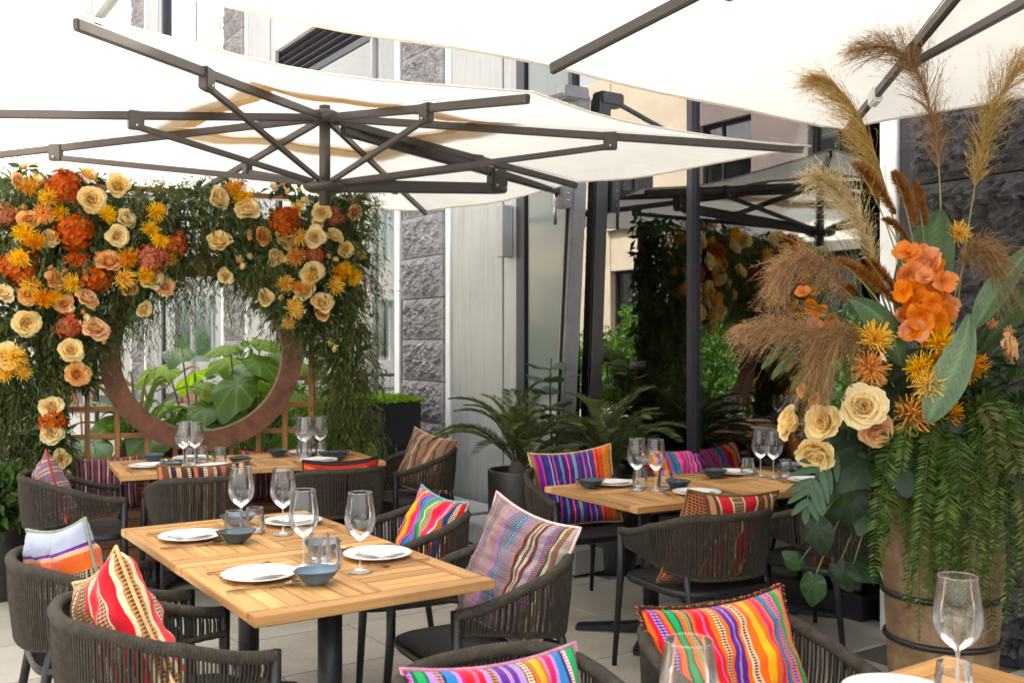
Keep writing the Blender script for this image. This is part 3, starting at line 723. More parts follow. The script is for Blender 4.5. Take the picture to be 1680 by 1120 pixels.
k_ = lambda s: tuple((int(s[i:i + 2], 16) / 255) ** 2.2 for i in (0, 2, 4))
red, dred, pink, mag, org, yel, grn, dgrn, blu, dblu, pur, lil, blk, wht, brn, tan, cream = [k_(s) for s in
    ('d8172a', '7a1420', 'ee5a8a', 'd0228a', 'f0661c', 'f6ab10', '1d9a58', '14603c', '2f74b4', '1d3566', '5a2b86', 'ab80c8', '1b1416', 'e8ddd0', '6b3a20', 'b98a5c', 'dcc7a0')]
cus = {}
# magenta / violet cushion in front
cus['magenta'] = stripes('cloth_magenta', [(lil, 2, mag), (dgrn, 1.2), (grn, 2.6), (dgrn, .8), (lil, 2.2), (tan, 2, pur), (dblu, .8), (blu, 3), (lil, 1.2), (mag, 1, red), (red, 3.2), (pink, 1.4), (red, 2), (lil, 1.6), (brn, 2, tan), (lil, 1), (pur, 2.4), (lil, 1.4), (pur, 2), (lil, 2), (dgrn, .6), (cream, 2, dred), (dgrn, .6), (org, 1.6), (yel, 3), (org, 1.4), (lil, 1), (red, 2.2, mag), (lil, 1.2), (blu, 2.6), (dblu, 1.2), (pink, 1.4, wht), (grn, 2.4), (dgrn, .8), (lil, 2, tan)])
cus['orange'] = stripes('cloth_orange', [(org, 1.4), (red, 1), (dblu, 2, lil), (red, .8), (org, 1.6), (dgrn, 1), (grn, 2.6), (dgrn, .8), (org, 1.8), (tan, 2, grn), (dblu, .7), (org, 1.4), (red, 2.6), (pink, .8), (red, 1.4), (org, 1.6), (brn, 1.8, cream), (org, 1.6), (pur, 1.8), (lil, .8), (pur, 1.8), (org, 1.6), (cream, .7), (dred, 1.6, cream), (cream, .6), (org, 3), (yel, 3), (org, 2.6), (mag, 1.8, red), (org, 1.2), (dblu, .6), (blu, 2.2), (org, 1.2), (lil, 1.8, pur), (org, 1), (dgrn, .6), (grn, 1.8), (tan, 2.4, org), (red, 1.6), (org, 1.5)], warp=.005)
cus['rainbow'] = stripes('cloth_rainbow', [(dgrn, 1), (pink, 2, lil), (lil, 1.6, mag), (blk, .6), (org, 1), (yel, 2.4), (org, .8), (mag, 2.2, red), (pink, .8), (dblu, .8), (blu, 2.4), (lil, 2.6, pur), (dgrn, .8), (grn, 2.6), (cream, .7), (tan, 2.4, grn), (pink, .8), (red, 3.2), (mag, 1.6), (cream, .7), (brn, 2.8, org), (pur, .8), (dblu, 1.6), (cream, 1.8, blk), (red, 1.4)])
WV = [(k_('b98aa0'), 3, k_('8a5a78')), (k_('b4a06a'), 1), (k_('c7b48a'), .8, blk), (k_('a878a0'), 2.6, k_('7a5480')), (tan, .8), (k_('a88098'), 3, k_('c8b0a0')), (k_('d0604a'), 1.6, k_('e0a080')), (lil, 1.6), (k_('a88098'), 2.6, k_('7a5a70')), (k_('4a80b0'), 1.2), (k_('8ac0c8'), .8, blk), (k_('4a80b0'), .8), (k_('b090a8'), 4, k_('86607c')), (tan, 1), (dred, 1.2), (cream, .8), (k_('5a7a50'), .7, dred), (cream, .8), (dred, 1.2), (k_('9a78a8'), 2.4, cream), (k_('705090'), 1.2, lil), (k_('c07080'), 1.6, dred), (dgrn, .8), (cream, 1), (k_('a06a40'), 1.6), (k_('e0c8b8'), 1.4)]
mute = lambda c: tuple((x * .75 + .25 * (sum(c) / 3)) * .66 for x in c)
cus['woven'] = stripes('cloth_woven', [(mute(q_[0]), q_[1], *[mute(z_) for z_ in q_[2:]]) for q_ in WV], weft=(k_('5a4450'), 22, .75), warp=.003)
cus['tribal'] = stripes('cloth_tribal', [(tan, .6, brn), (cream, .5), (red, 3.4), (cream, .5), (k_('d89a80'), 2, brn), (tan, .6), (red, 3.2), (cream, .6), (k_('e0b8a0'), 2, k_('6a4030')), (cream, .6), (red, 2.6), (tan, 1.4, brn), (brn, .8), (tan, 1.2, blk), (k_('8a6038'), 1), (cream, .6, brn), (brn, 1.2), (tan, 1.2), (k_('5a3a20'), 1.1, tan), (tan, 1), (brn, 1.4, tan), (cream, .6), (k_('7a5028'), 2)], axis='x', warp=.008, dots=120)
cus['banded'] = stripes('cloth_banded', [(blu, 1.2), (grn, 1.6), (k_('a04a20'), 1.2, org), (k_('7a7c8c'), 4), (pur, .7), (dred, 1), (k_('a08a90'), 2.2, k_('d8c8b8')), (k_('b09a80'), 1.6, blk), (k_('e06820'), 1.4), (org, 1.6, k_('d0503a')), (k_('d8a080'), .8), (pur, .6), (k_('9ba0b4'), 4)], axis='y', warp=.005)
cus['violet'] = stripes('cloth_violet', [(k_('a05038'), 1.4, grn), (red, .8), (pur, 1.6), (mag, .7), (dblu, 1.4), (k_('4a2a80'), 2), (k_('9aa0c0'), .5), (dblu, 1), (k_('b04878'), .8), (k_('3a2470'), 2), (k_('5a80a0'), 1), (k_('3a2470'), 1.4), (dred, .6), (pink, .5), (k_('4a2a80'), 2), (k_('789a90'), 1.4), (pur, 1.6), (dblu, 1.4), (k_('c05080'), .8), (k_('4a2a80'), 1.8), (lil, .6), (k_('2a4030'), .8), (pur, 1.2), (org, .7), (red, 1), (k_('c04028'), 2.4, org), (red, 1.2, yel), (k_('b03028'), 2, yel), (tan, 1.2, red)])
cus['pinkrow'] = stripes('cloth_pink', [(red, 1.6), (dred, 1), (org, 1.2), (yel, 1.4), (lil, .8), (pur, 1.2), (org, 1.8), (yel, 1.2), (red, 1.4), (mag, 1.4), (pink, .8), (blu, 1.4), (pur, .8), (grn, 1), (blu, 1.2), (pink, 1.8), (mag, 1.8), (tan, 1, mag), (mag, 1.4), (lil, 1.2), (red, 1), (pink, 1.4), (pur, 1.4), (lil, 1), (mag, 1.6), (org, 1.6), (yel, 1)])
cus['brownred'] = stripes('cloth_brown_red', [(brn, 2, tan), (cream, .5), (brn, 1), (tan, .6), (brn, 1.6), (cream, .5), (red, 3.2), (cream, .5), (k_('a88a6a'), 2.8, brn), (cream, .5), (red, 3), (cream, .6), (brn, 1), (tan, 1.4), (brn, 1), (k_('a86a48'), 4, k_('5a2c18'))], dots=110)
cus['paisley'] = stripes('cloth_paisley', [(brn, 2, k_('b08868')), (k_('5a2c18'), 1), (k_('b07a58'), 3, brn), (k_('4a2414'), 1), (k_('a06848'), 3, k_('d8b898')), (brn, 1.5)], dots=90)
cus['plaid'] = stripes('cloth_plaid', [(k_('8a6a78'), 2.2, k_('5a4a60')), (k_('c07858'), .6), (k_('6a5070'), 1.6), (cream, .5), (k_('9a7080'), 2), (k_('b86048'), .7), (k_('54466a'), 1.6), (k_('a08898'), 2, k_('6a5468')), (cream, .4), (k_('c07858'), .6), (k_('6a5070'), 2), (k_('9a7080'), 1.6)], weft=(k_('c8a890'), 6, .7), warp=.003)
cus['darkrow'] = stripes('cloth_dark', [(k_('4a2c28'), 1.4, k_('8a5a48')), (k_('b06040'), .9, cream), (blk, .8), (k_('c8b0a0'), .7, blk), (k_('5a3830'), 1.6), (k_('b86a4a'), 1, k_('5a3028')), (k_('3a2838'), 1), (cream, .6, blk), (k_('7a4838'), 1.4), (k_('5a5068'), .9, cream), (k_('3a2420'), 1.2), (k_('b06040'), .9), (blk, .7), (k_('c8b0a0'), .6, brn), (k_('4a2c28'), 1.4), (k_('a85a40'), 1, cream), (k_('3a2838'), 1.2), (cream, .5, blk), (k_('6a4030'), 1.4), (k_('b86a4a'), .9)], dots=140)
cus['aubergine'] = stripes('cloth_aubergine', [(k_('2c1420'), 20), (k_('3a1a24'), 3), (k_('b8321c'), 1.6, k_('6a1a18')), (org, .8, red), (k_('b8321c'), 1), (k_('2c1420'), 1)], axis='y', dots=9)
cus['brown'] = stripes('cloth_brown', [(k_('8a6a54'), 1.2), (k_('5a4234'), .5), (k_('94745c'), 1.2), (k_('5a4234'), .4), (k_('8a6a54'), 1), (k_('c0825a'), .6, cream), (k_('8a6a54'), 1), (k_('4a3428'), .4), (k_('94745c'), 1.6), (k_('5a4234'), .4), (k_('8a6a54'), 1.2), (k_('d8b48c'), .8, k_('b05a30')), (k_('8a6a54'), 1), (k_('5a4234'), .5), (k_('94745c'), 2), (k_('5a4234'), .4), (k_('8a6a54'), 1.4)], warp=.005)
cus['bench'] = stripes('cloth_bench', [(k_('6a3a50'), 1), (k_('c0a070'), .5), (k_('3a2c50'), 1), (k_('a04848'), .7), (k_('4a3a58'), 1), (cream, .4), (k_('7a4858'), 1.2), (k_('3a2c50'), .8), (k_('b87a58'), .6), (k_('5a3a58'), 1)] * 3)
def cloth(name, c): return plain(name, c, .9, 0, .15, 60)
PIPE = {n: cloth('piping_' + n, c) for n, c in dict(pale=k_('e0b8b0'), tan=k_('c8a070'), teal=k_('6aa0a8'), dark=k_('241a1a'), olive=k_('7a5a30'), red=k_('a03428'), grey=k_('7a8470'), violet=k_('b07890')).items()}
PIPE['black_orange'] = stripes('fringe_cloth', [(blk, 1), (org, 1), (blk, 1), (k_('7a2c10'), 1)] * 6)
def fringe_mat():
    t = NT('fringe_thread'); n = t.noise(t.co(), 90, 1); return t.done(t.pbr(t.ramp(n, [(.42, (.01, .008, .008)), (.52, (.55, .12, .01)), (.62, (.02, .01, .01))]), .9))
FR = fringe_mat()
seats = []   # (x, y, facing, label words, cushion key, pipe, kwargs, table centre, cushion label, group)
A_, B_, A2_, A3_ = 34 + 90, 34, 31 + 90, 27 + 90
GC1, GC2, GC3, GC4 = 'chairs at the front left tables', 'chairs at the tables by the glass front', 'chairs at the tables before the floral arch', 'chairs at the front right tables'
def seat(x, y, deg, key, pipe, chair_l, cush_l, group, seed, **kw):
    place_chair(x, y, deg, chair_l, group)
    cushion(cush_l, cus[key], PIPE[pipe], x, y, deg + kw.pop('cd', 0), seed, **kw)
seat(-1.0, 2.90, B_ - 3, 'tribal', 'tan', 'dark rope armchair holding the red and tan tribal cushion', 'tan cushion with two crimson bands and brown patterned stripes, slumped in its chair', GC1, 1, tilt=14, roll=24, back=.08, cd=14)
seat(-1.46, 3.57, B_ - 2, 'banded', 'grey', 'dark rope armchair holding the grey cushion with orange bands', 'grey cushion with orange and white bands across it, standing on its corner', GC1, 2, tilt=8, roll=12, back=.10, cd=20)
seat(-.11, 3.54, B_ + 180 - 4, 'woven', 'pale', 'dark rope armchair holding the mauve plaid woven cushion', 'large mauve woven cushion with blue and dark red lines and pale piping', GC1, 3, tilt=18, roll=9, w=.48, h=.48, back=.09, cd=12)
seat(-.51, 4.36, B_ + 180 - 8, 'rainbow', 'teal', 'dark rope armchair holding the rainbow cushion with teal piping', 'rainbow striped cushion with teal piping, yellow, blue, green and red stripes', GC1, 4, tilt=20, roll=4, back=.1, w=.42, h=.42, cd=10)
p = t2 + a2 * .62 - b2 * .02; seat(p.x, p.y, A2_ + 180 - 6, 'violet', 'tan', 'dark rope armchair holding the purple striped cushion', 'purple and navy striped cushion with an orange red side', GC2, 5, tilt=16, roll=-6, w=.50, h=.46, back=.10, cd=-20)
p = t2 + b2 * .85 + a2 * .66; seat(p.x, p.y, A2_ + 180, 'pinkrow', 'dark', 'dark rope armchair holding the pink and orange striped cushion by the glass', 'pink, orange and turquoise striped cushion beside the glass front', GC2, 6, tilt=18, roll=4, w=.50, h=.42, back=.1)
seat(.85, 4.55, A2_ - 4, 'brownred', 'olive', 'dark rope armchair holding the brown cushion with red bands', 'brown cushion with two red bands leaning inside its chair', GC2, 7, tilt=22, roll=-5, w=.52, h=.46, back=.06, cd=0)
p = Vector((.85, 4.55, 0)) + b2 * .83; seat(p.x, p.y, A2_ + 6, 'paisley', 'olive', 'dark rope armchair holding the brown figured cushion beside the vase', 'brown figured cushion in the chair beside the vase', GC2, 8, tilt=16, roll=4, w=.42, h=.40, back=.08)
seat(-2.47, 5.68, 27 - 4, 'plaid', 'red', 'dark rope armchair holding the small mauve and rust plaid cushion', 'mauve and rust plaid cushion at the left end of the table under the arch', GC3, 9, tilt=12, roll=18, w=.42, h=.42, back=.1, cd=12)
p = t3 - a3 * .60 + b3 * .0; seat(p.x, p.y, A3_, 'darkrow', 'olive', 'dark rope armchair holding the cushion with rust, black and white stripes', 'cushion with narrow rust, black and white woven stripes', GC3, 10, tilt=10, w=.50, h=.42, back=.10)
p = t3 - a3 * .60 + b3 * .80; seat(p.x, p.y, A3_ - 3, 'aubergine', 'dark', 'dark rope armchair holding the plain aubergine cushion', 'aubergine cushion with small red tufts along its top', GC3, 11, tilt=12, w=.46, h=.40, back=.08)
p = t3 + b3 * 1.53 + a3 * .02; seat(p.x, p.y, 27 + 180 + 4, 'brown', 'tan', 'dark rope armchair holding the brown embroidered cushion', 'brown cushion with tan embroidered lines beside the black planter', GC3, 12, tilt=20, roll=10, back=.10, cd=24)
p = t4 + uA * .70 + uB * .10; seat(p.x, p.y, A_ + 180, 'orange', 'dark', 'dark rope armchair holding the orange striped fringed cushion', 'orange striped cushion with a black and orange fringe', GC4, 13, tilt=22, roll=0, w=.50, h=.43, back=.05, z=.445, fringe=FR, cd=-5)
p = t4 - uB * .61 + uA * .71; seat(p.x, p.y, A_ + 180, 'magenta', 'violet', 'dark rope armchair holding the magenta and violet striped cushion', 'magenta, violet and yellow striped cushion with thin pale piping', GC4, 14, tilt=24, roll=1, w=.46, h=.41, back=.05, z=.425, cd=-5)
# ================================================================ PLACE SETTINGS
def plate_mesh():
    q = MB(); q.lathe([(.0005, .004), (.075, .004), (.085, .006), (.118, .014), (.122, .017), (.121, .019), (.116, .018), (.085, .010), (.074, .008), (.0005, .008)], 48); return q.mesh('plate', M['plate'])
def bowl_mesh(m):
    q = MB(); pr = [(.0005, .002), (.03, .002), (.036, .006), (.055, .022), (.070, .042), (.0725, .045), (.070, .0455), (.066, .041), (.05, .022), (.03, .011), (.0005, .009)]
    q.lathe(pr, 36); r = np.random.default_rng(3)
    q.v = [(x * (1.06 + .03 * math.sin(3 * math.atan2(y, x))), y * .95, z * (1 + .05 * math.sin(2 * math.atan2(y, x)))) for x, y, z in q.v]
    return q.mesh('bowl', m)
def wine_mesh():
    a = MB(); a.lathe([(.0045, .098), (.012, .104), (.026, .113), (.040, .130), (.047, .150), (.0485, .163), (.047, .185), (.0425, .215), (.0375, .250)], 32)
    b = MB(); b.lathe([(.0005, .001), (.038, .001), (.0385, .003), (.03, .005), (.012, .008), (.005, .013), (.0035, .03), (.0034, .08), (.0048, .0985)], 20)
    c = MB(); pts = [(.0375 * math.cos(2 * math.pi * k / 36), .0375 * math.sin(2 * math.pi * k / 36), .250) for k in range(36)]; c.tube(pts, .0008, 5, closed=True)
    return a.mesh('glass_bowl', M['glass']), b.mesh('stem', M['stem']), c.mesh('rim', M['stem'])
def tumbler_mesh():
    a = MB(); a.lathe([(.0005, .006), (.036, .006), (.041, .014), (.0415, .026), (.0395, .05), (.036, .08), (.0335, .100)], 32)
    b = MB(); b.lathe([(.0005, .0005), (.036, .0005), (.0395, .004), (.041, .012), (.030, .011), (.0005, .009)], 28)
    c = MB(); pts = [(.0335 * math.cos(2 * math.pi * k / 36), .0335 * math.sin(2 * math.pi * k / 36), .100) for k in range(36)]; c.tube(pts, .0008, 5, closed=True)
    return a.mesh('glass_wall', M['glass']), b.mesh('glass_base', M['stem']), c.mesh('rim', M['stem'])
def napkin_mesh(seed):
    r = np.random.default_rng(seed); q = MB(); ph = r.uniform(0, 6, 3)
    def lay(z0, s, rot):
        def f(u, v):
            x, y = (u - .5) * .135 * s, (v - .5) * .115 * s; c_, s_ = math.cos(rot), math.sin(rot)
            z = z0 + .0012 * math.sin(9 * u + ph[0]) * math.sin(5 * v + ph[1]) + .006 * max(0, v - .8)
            return (x * c_ - y * s_, x * s_ + y * c_, z)
        q.grid(f, 10, 8)
    lay(.0145, 1.1, .1); lay(.018, 1.06, .12); lay(.0215, 1.02, .06)
    me = q.mesh('napkin', M['napkin']); return me
def cutlery(kind):
    q = MB()
    def strip(pts, h=.0025):
        L_ = [(x - w, y, z) for x, y, w, z in pts]; R_ = [(x + w, y, z) for x, y, w, z in pts]; n = len(pts)
        vs = L_ + R_ + [(a, b, c - h) for a, b, c in L_] + [(a, b, c - h) for a, b, c in R_]
        fs = []
        for i in range(n - 1):
            fs += [(i, n + i, n + i + 1, i + 1), (2 * n + i + 1, 3 * n + i + 1, 3 * n + i, 2 * n + i), (i + 1, 2 * n + i + 1, 2 * n + i, i), (n + i, 3 * n + i, 3 * n + i + 1, n + i + 1)]
        fs += [(0, 2 * n, 3 * n, n), (n - 1, 2 * n - 1, 4 * n - 1, 3 * n - 1)]
        q.add(vs, fs)
    if kind == 'knife':
        strip([(0, -.105, .0045, .005), (0, -.04, .004, .006), (0, .01, .0032, .006), (.001, .02, .0075, .005), (.001, .08, .0075, .005), (0, .105, .002, .004)], .003)
    elif kind == 'fork':
        strip([(0, -.1, .0045, .005), (0, -.03, .0028, .008), (0, .035, .0028, .006), (0, .05, .011, .004), (0, .062, .0115, .005)])
        for x in (-.0095, -.0032, .0032, .0095): strip([(x, .062, .0016, .005), (x, .085, .0014, .009), (x, .1, .0008, .012)], .0015)
    else:
        strip([(0, -.1, .0045, .005), (0, -.03, .0028, .008), (0, .045, .003, .007)])
        def f(u, v):
            a = 2 * math.pi * u; return (.018 * v * math.cos(a), .075 + .03 * v * math.sin(a), .004 + .007 * v * v)
        q.grid(f, 20, 4)
    return q.mesh(kind, M['champagne'])
ME_plate = plate_mesh(); ME_bowl = {'blue': bowl_mesh(M['bowl_blue']), 'dark': bowl_mesh(M['bowl_dark'])}
ME_wine = wine_mesh(); ME_tum = tumbler_mesh(); ME_nap = [napkin_mesh(s) for s in (1, 2, 3)]; ME_cut = {k: cutlery(k) for k in ('knife', 'fork', 'spoon')}
TZ = .7515
def setting(c, deg, where, bowl='dark', wine=(0., .20), tum=(-.07, .25), bw=(.185, .11), seed=0, skip=()):
    """c: plate centre; deg: direction the diner faces; where: words that tell this place"""
    r = np.random.default_rng(seed); f = Vector((math.cos(R(deg)), math.sin(R(deg)), 0)); rt = Vector((f.y, -f.x, 0)); c = Vector((c[0], c[1], 0))
    P = lambda x, y, z=0: c + rt * x + f * y + Vector((0, 0, TZ + z)); rz = R(deg - 90)
    def one(name, me, label, cat, x, y, z=0, a=0., group=None, sc=1.):
        o = inst(name, me, None, P(x, y, z), (0, 0, rz + a), sc); return tag(o, label, cat, group)
    if 'plate' not in skip:
        one('plate', ME_plate, 'round white plate ' + where, 'plate', 0, 0, group='white plates on the tables')
        one('napkin', ME_nap[seed % 3], 'folded white napkin on the plate ' + where, 'napkin', r.uniform(-.01, .01), r.uniform(-.01, .01), -.002, r.uniform(-.3, .3), 'folded napkins on the plates')
    if 'cut' not in skip:
        one('fork', ME_cut['fork'], 'champagne metal fork ' + where, 'fork', -.145, -.02, 0, r.uniform(-.1, .1), 'forks laid by the plates', 1.12)
        one('knife', ME_cut['knife'], 'champagne metal knife ' + where, 'knife', .138, -.035, 0, r.uniform(-.06, .04), 'knives laid by the plates', 1.12)
        one('spoon', ME_cut['spoon'], 'champagne metal spoon ' + where, 'spoon', .163, -.03, 0, r.uniform(-.1, .06), 'spoons laid by the plates', 1.12)
    if 'bowl' not in skip: one('bowl', ME_bowl[bowl], ('blue glazed' if bowl == 'blue' else 'dark green glazed') + ' bowl ' + where, 'bowl', bw[0], bw[1], 0, r.uniform(0, 6), 'small glazed bowls on the tables')
    if 'wine' not in skip:
        w = thing('wine_glass', 'tall empty wine glass ' + where, 'wine glass', P(*wine), r.uniform(0, 6), 'wine glasses on the tables'); w.scale = (1.06, 1.06, 1.06)
        inst('glass_bowl', ME_wine[0], w); inst('stem', ME_wine[1], w); inst('rim', ME_wine[2], w)
    if 'tum' not in skip:
        w = thing('water_tumbler', 'empty stemless tumbler ' + where, 'tumbler', P(*tum), r.uniform(0, 6), 'water tumblers on the tables')
        inst('glass_wall', ME_tum[0], w); inst('glass_base', ME_tum[1], w); inst('rim', ME_tum[2], w)
def at(t, b, a, bx, ax): return t + b * bx + a * ax
TN, TF = Vector((-.609, 3.33, 0)), Vector((-1.056, 3.993, 0))
setting(at(TN, uB, uA, -.224, .05), B_, 'facing the red and tan tribal cushion', 'blue', (-.05, .172), (-.10, .25), (.18, .12), 1)
setting(at(TF, uB, uA, -.224, .02), B_, 'facing the orange banded grey cushion', 'dark', (.0, .20), (.05, .155), (.17, .12), 2)
setting(at(TN, uB, uA, .232, .115), B_ + 180, 'facing the mauve woven cushion', 'blue', (-.175, .15), (-.06, .21), (.16, .14), 3)
setting(at(TF, uB, uA, .225, .10), B_ + 180, 'facing the rainbow cushion', 'blue', (-.20, .12), (-.10, .20), (.10, .20), 4)
setting(at(t2, b2, a2, -.06, .24), A2_ + 180, 'facing the purple striped cushion', 'dark', (.0, .20), (-.06, .15), (.17, .02), 5)
setting(at(t2, b2, a2, .10, -.24), A2_, 'facing the brown cushion with red bands', 'dark', (-.1, .2), (-.02, .22), (.04, .19), 6)
setting(at(t2, b2, a2, .80, .24), A2_ + 180, 'facing the pink striped cushion by the glass', 'dark', (-.06, .16), (-.02, .10), (.2, .06), 7)
setting(at(t2, b2, a2, .93, -.22), A2_, 'beside the tall flower vase', 'dark', (-.05, .22), (.03, .21), (.13, .2), 8)
setting(at(t3, b3, a3, -.20, -.06), 27, 'facing the plaid cushion', 'blue', (.0, .20), (-.05, .25), (.19, .10), 9, )
setting(at(t3, b3, a3, .10, .24), A3_ + 180, 'on the bench side before the rusty ring', 'blue', (.06, .17), (-.03, .20), (.24, .0), 10)
setting(at(t3, b3, a3, .16, -.26), A3_, 'facing the rust, black and white cushion', 'dark', (-.09, .2), (.06, .19), (.17, .10), 11)
setting(at(t3, b3, a3, .86, .24), A3_ + 180, 'on the bench side beneath the hanging leaves', 'dark', (-.03, .22), (.05, .16), (.22, .08), 12)
setting(at(t3, b3, a3, .80, -.26), A3_, 'facing the aubergine cushion', 'dark', (-.02, .24), (.08, .22), (.17, .12), 13)
setting(at(t3, b3, a3, 1.0, .07), 27 + 180, 'facing the brown embroidered cushion', 'dark', (-.02, .22), (.06, .2), (-.16, .08), 14)
cc4 = at(t4, uB, uA, .03, .27)
setting(cc4, A_ + 180, 'facing the orange fringed cushion', 'blue', (-.107, .067), (-.04, .10), (.25, .1), 15, skip=('cut', 'bowl'))
setting(at(t4, uB, uA, -.72, .2), A_ + 180, 'facing the magenta and violet cushion', 'dark', (-.053, .01), (-.1, .2), (.2, .1), 16, skip=('plate', 'cut', 'bowl', 'tum'))
# ================================================================ FLOWER MESHES (face +Z, about 1 unit across = radius 1)
def petal(V, F, Cc, ax, az, tilt, L, Wd, curl, cup, r0, z0, shade, n=5, ruf=0.):
    """one petal: leaves the axis at height z0 and radius r0 towards angle ax"""
    b = len(V); ca, sa = math.cos(ax), math.sin(ax)
    for j in range(n + 1):
        t = j / n; ang = tilt + curl * t * t
        # integrate a bending mid line
        k = 10; x = r0; z = z0
        for q in range(int(k * t)): 
            a = tilt + curl * (q / k) ** 2; x += math.sin(a) * L / k; z += math.cos(a) * L / k
        w = Wd * (math.sin(math.pi * min(1, .18 + .74 * t)) ** .7) * (1 if t < .95 else .75)
        for i in range(5):
            s = (i - 2) / 2; yy = s * w; bend = cup * s * s * w
            xx = x - bend * math.cos(ang); zz = z + bend * math.sin(ang)
            if j == n: zz += .05 * math.sin(7 * s + ax * 3) * L
            if ruf and j >= n - 2: zz += ruf * (j - n + 3) / 3 * math.sin(5.5 * s + ax * 5 + j); xx += ruf * .5 * math.sin(8 * s + ax * 2)
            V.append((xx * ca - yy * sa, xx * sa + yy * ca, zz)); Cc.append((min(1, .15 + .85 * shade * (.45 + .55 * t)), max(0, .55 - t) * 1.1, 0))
    for j in range(n):
        for i in range(4):
            q = b + j * 5 + i; F.append((q, q + 1, q + 6, q + 5))
def flower_mesh(kind, m, seed):
    r = np.random.default_rng(seed); V, F, C_ = [], [], []
    op = r.uniform(.72, 1.12)
    if kind == 'rose':
        lay = [(3, .04, .10, .5, .26, .5), (4, .10, .16, .58, .34, .55), (5, .2, .28, .66, .42, .7), (6, .38, .5, .74, .5, .9), (7, .62, .75, .82, .56, 1.), (8, .95, .95, .86, .56, 1.)]
        for k, (n, tilt, curl, L, Wd, sh) in enumerate(lay):
            for i in range(n):
                if k == 5 and r.random() < .2: continue
                petal(V, F, C_, 2 * math.pi * (i + .5 * (k % 2)) / n + r.normal(0, .18), 0, tilt * op + r.normal(0, .09), L * r.uniform(.9, 1.08), Wd * r.uniform(.88, 1.12), curl * 1.1 * r.uniform(.7, 1.3), .85 - .08 * k, .05 + .02 * k, -.05 - .03 * k, sh)
    elif kind == 'mum':
        for k in range(84):
            el = math.acos(1 - (k + .5) / 84 * 1.12); az = k * 2.39996
            d = Vector((math.sin(el) * math.cos(az), math.sin(el) * math.sin(az), math.cos(el))); L = r.uniform(.72, 1.05)
            w = d.cross(Vector((r.normal(), r.normal(), r.normal()))).normalized(); b = len(V); up = d.cross(w)
            for t in (0, .45, .8, 1.):
                cur = up * (.12 * t * t * r.choice([-1, 1])) + Vector((0, 0, .10 * t * t))
                ww = .05 * (1.1 - .55 * t)
                for s in (-1, 1): p = d * (.12 + L * t * .9) + cur + w * (ww * s); V.append(tuple(p)); C_.append((.1 + .9 * t * r.uniform(.6, 1), .4 * (1 - t), 0))
            for j in range(3): q = b + 2 * j; F.append((q, q + 1, q + 3, q + 2))
    elif kind == 'hyd':
        for k in range(70):
            el = math.acos(1 - (k + .5) / 70 * 1.45); az = k * 2.39996
            d = Vector((math.sin(el) * math.cos(az), math.sin(el) * math.sin(az), math.cos(el))); rad = r.uniform(.66, 1.08) * (1 + .12 * math.sin(3 * az))
            x = d.cross(Vector((.3, .2, 1))).normalized(); y = d.cross(x); a0 = r.uniform(0, 6); sh = r.uniform(.0, 1)
            for i in range(4):
                a = a0 + i * math.pi / 2; e = x * math.cos(a) + y * math.sin(a); s = x * -math.sin(a) + y * math.cos(a); S = .24
                pts = [d * rad * .9, d * rad + e * S * .55 - s * S * .55 + d * r.normal(.02, .03), d * rad + e * S * 1.15 + d * r.normal(0, .05), d * rad + e * S * .55 + s * S * .55 + d * r.normal(.02, .03)]
                b = len(V)
                for q, p in enumerate(pts): V.append(tuple(p)); C_.append((sh, .9 if q == 0 else .1 * r.random(), 0))
                F.append((b, b + 1, b + 2, b + 3))
    elif kind == 'bud':
        for k, (n, tilt, L, Wd) in enumerate([(3, .05, 1.1, .6), (4, .25, 1.2, .75), (5, .5, 1.2, .8)]):
            for i in range(n): petal(V, F, C_, 2 * math.pi * (i + .5 * k) / n, 0, tilt, L, Wd, -.9, .9, .1, -.6, .6 + .2 * k, 4)
    elif kind == 'orchid':
        for i in range(3): petal(V, F, C_, 2 * math.pi * i / 3 + .5, 0, 1.0 + r.normal(0, .15), 1., .58, .7, .3, .05, 0, .9, 6, .16)
        for i in (0, 1): petal(V, F, C_, math.pi * i, 0, 1.0 + r.normal(0, .15), 1.05, .82, .6, .35, .05, .06, .75, 6, .18)
        petal(V, F, C_, -1.57, 0, .5, .5, .25, 1., .8, .02, .08, .1)
        V = [(x + 0, y, z) for x, y, z in V]
    me = np_mesh(kind, V, F, m, np.array(C_), True); return me
FM = {('rose', 'cream'): [flower_mesh('rose', M['rose_cream'], s) for s in (1, 2, 3, 11, 12, 13)], ('rose', 'peach'): [flower_mesh('rose', M['rose_peach'], s) for s in (4, 5, 14, 15)],
      ('mum', 'y'): [flower_mesh('mum', M['mum'], s) for s in (1, 2)], ('mum', 'o'): [flower_mesh('mum', M['mum_or'], 3)], ('hyd', 'r'): [flower_mesh('hyd', M['hyd'], s) for s in (1, 2)],
      ('bud', 'cream'): [flower_mesh('bud', M['rose_cream'], 7)], ('bud', 'peach'): [flower_mesh('bud', M['rose_peach'], 8)], ('orchid', 'o'): [flower_mesh('orchid', M['orchid'], s) for s in (1, 2)]}
def put_flower(key, name, parent, pos, r, face, spread=.45, i=0):
    d = (Vector(face) + Vector((random.gauss(0, spread), random.gauss(0, spread * .5), random.gauss(0, spread)))).normalized()
    q = d.to_track_quat('Z', 'Y').to_matrix().to_4x4() @ Matrix.Rotation(random.uniform(0, 6.28), 4, 'Z')
    lst = FM[key]; return inst(name, lst[i % len(lst)], parent, pos, q.to_euler(), r)
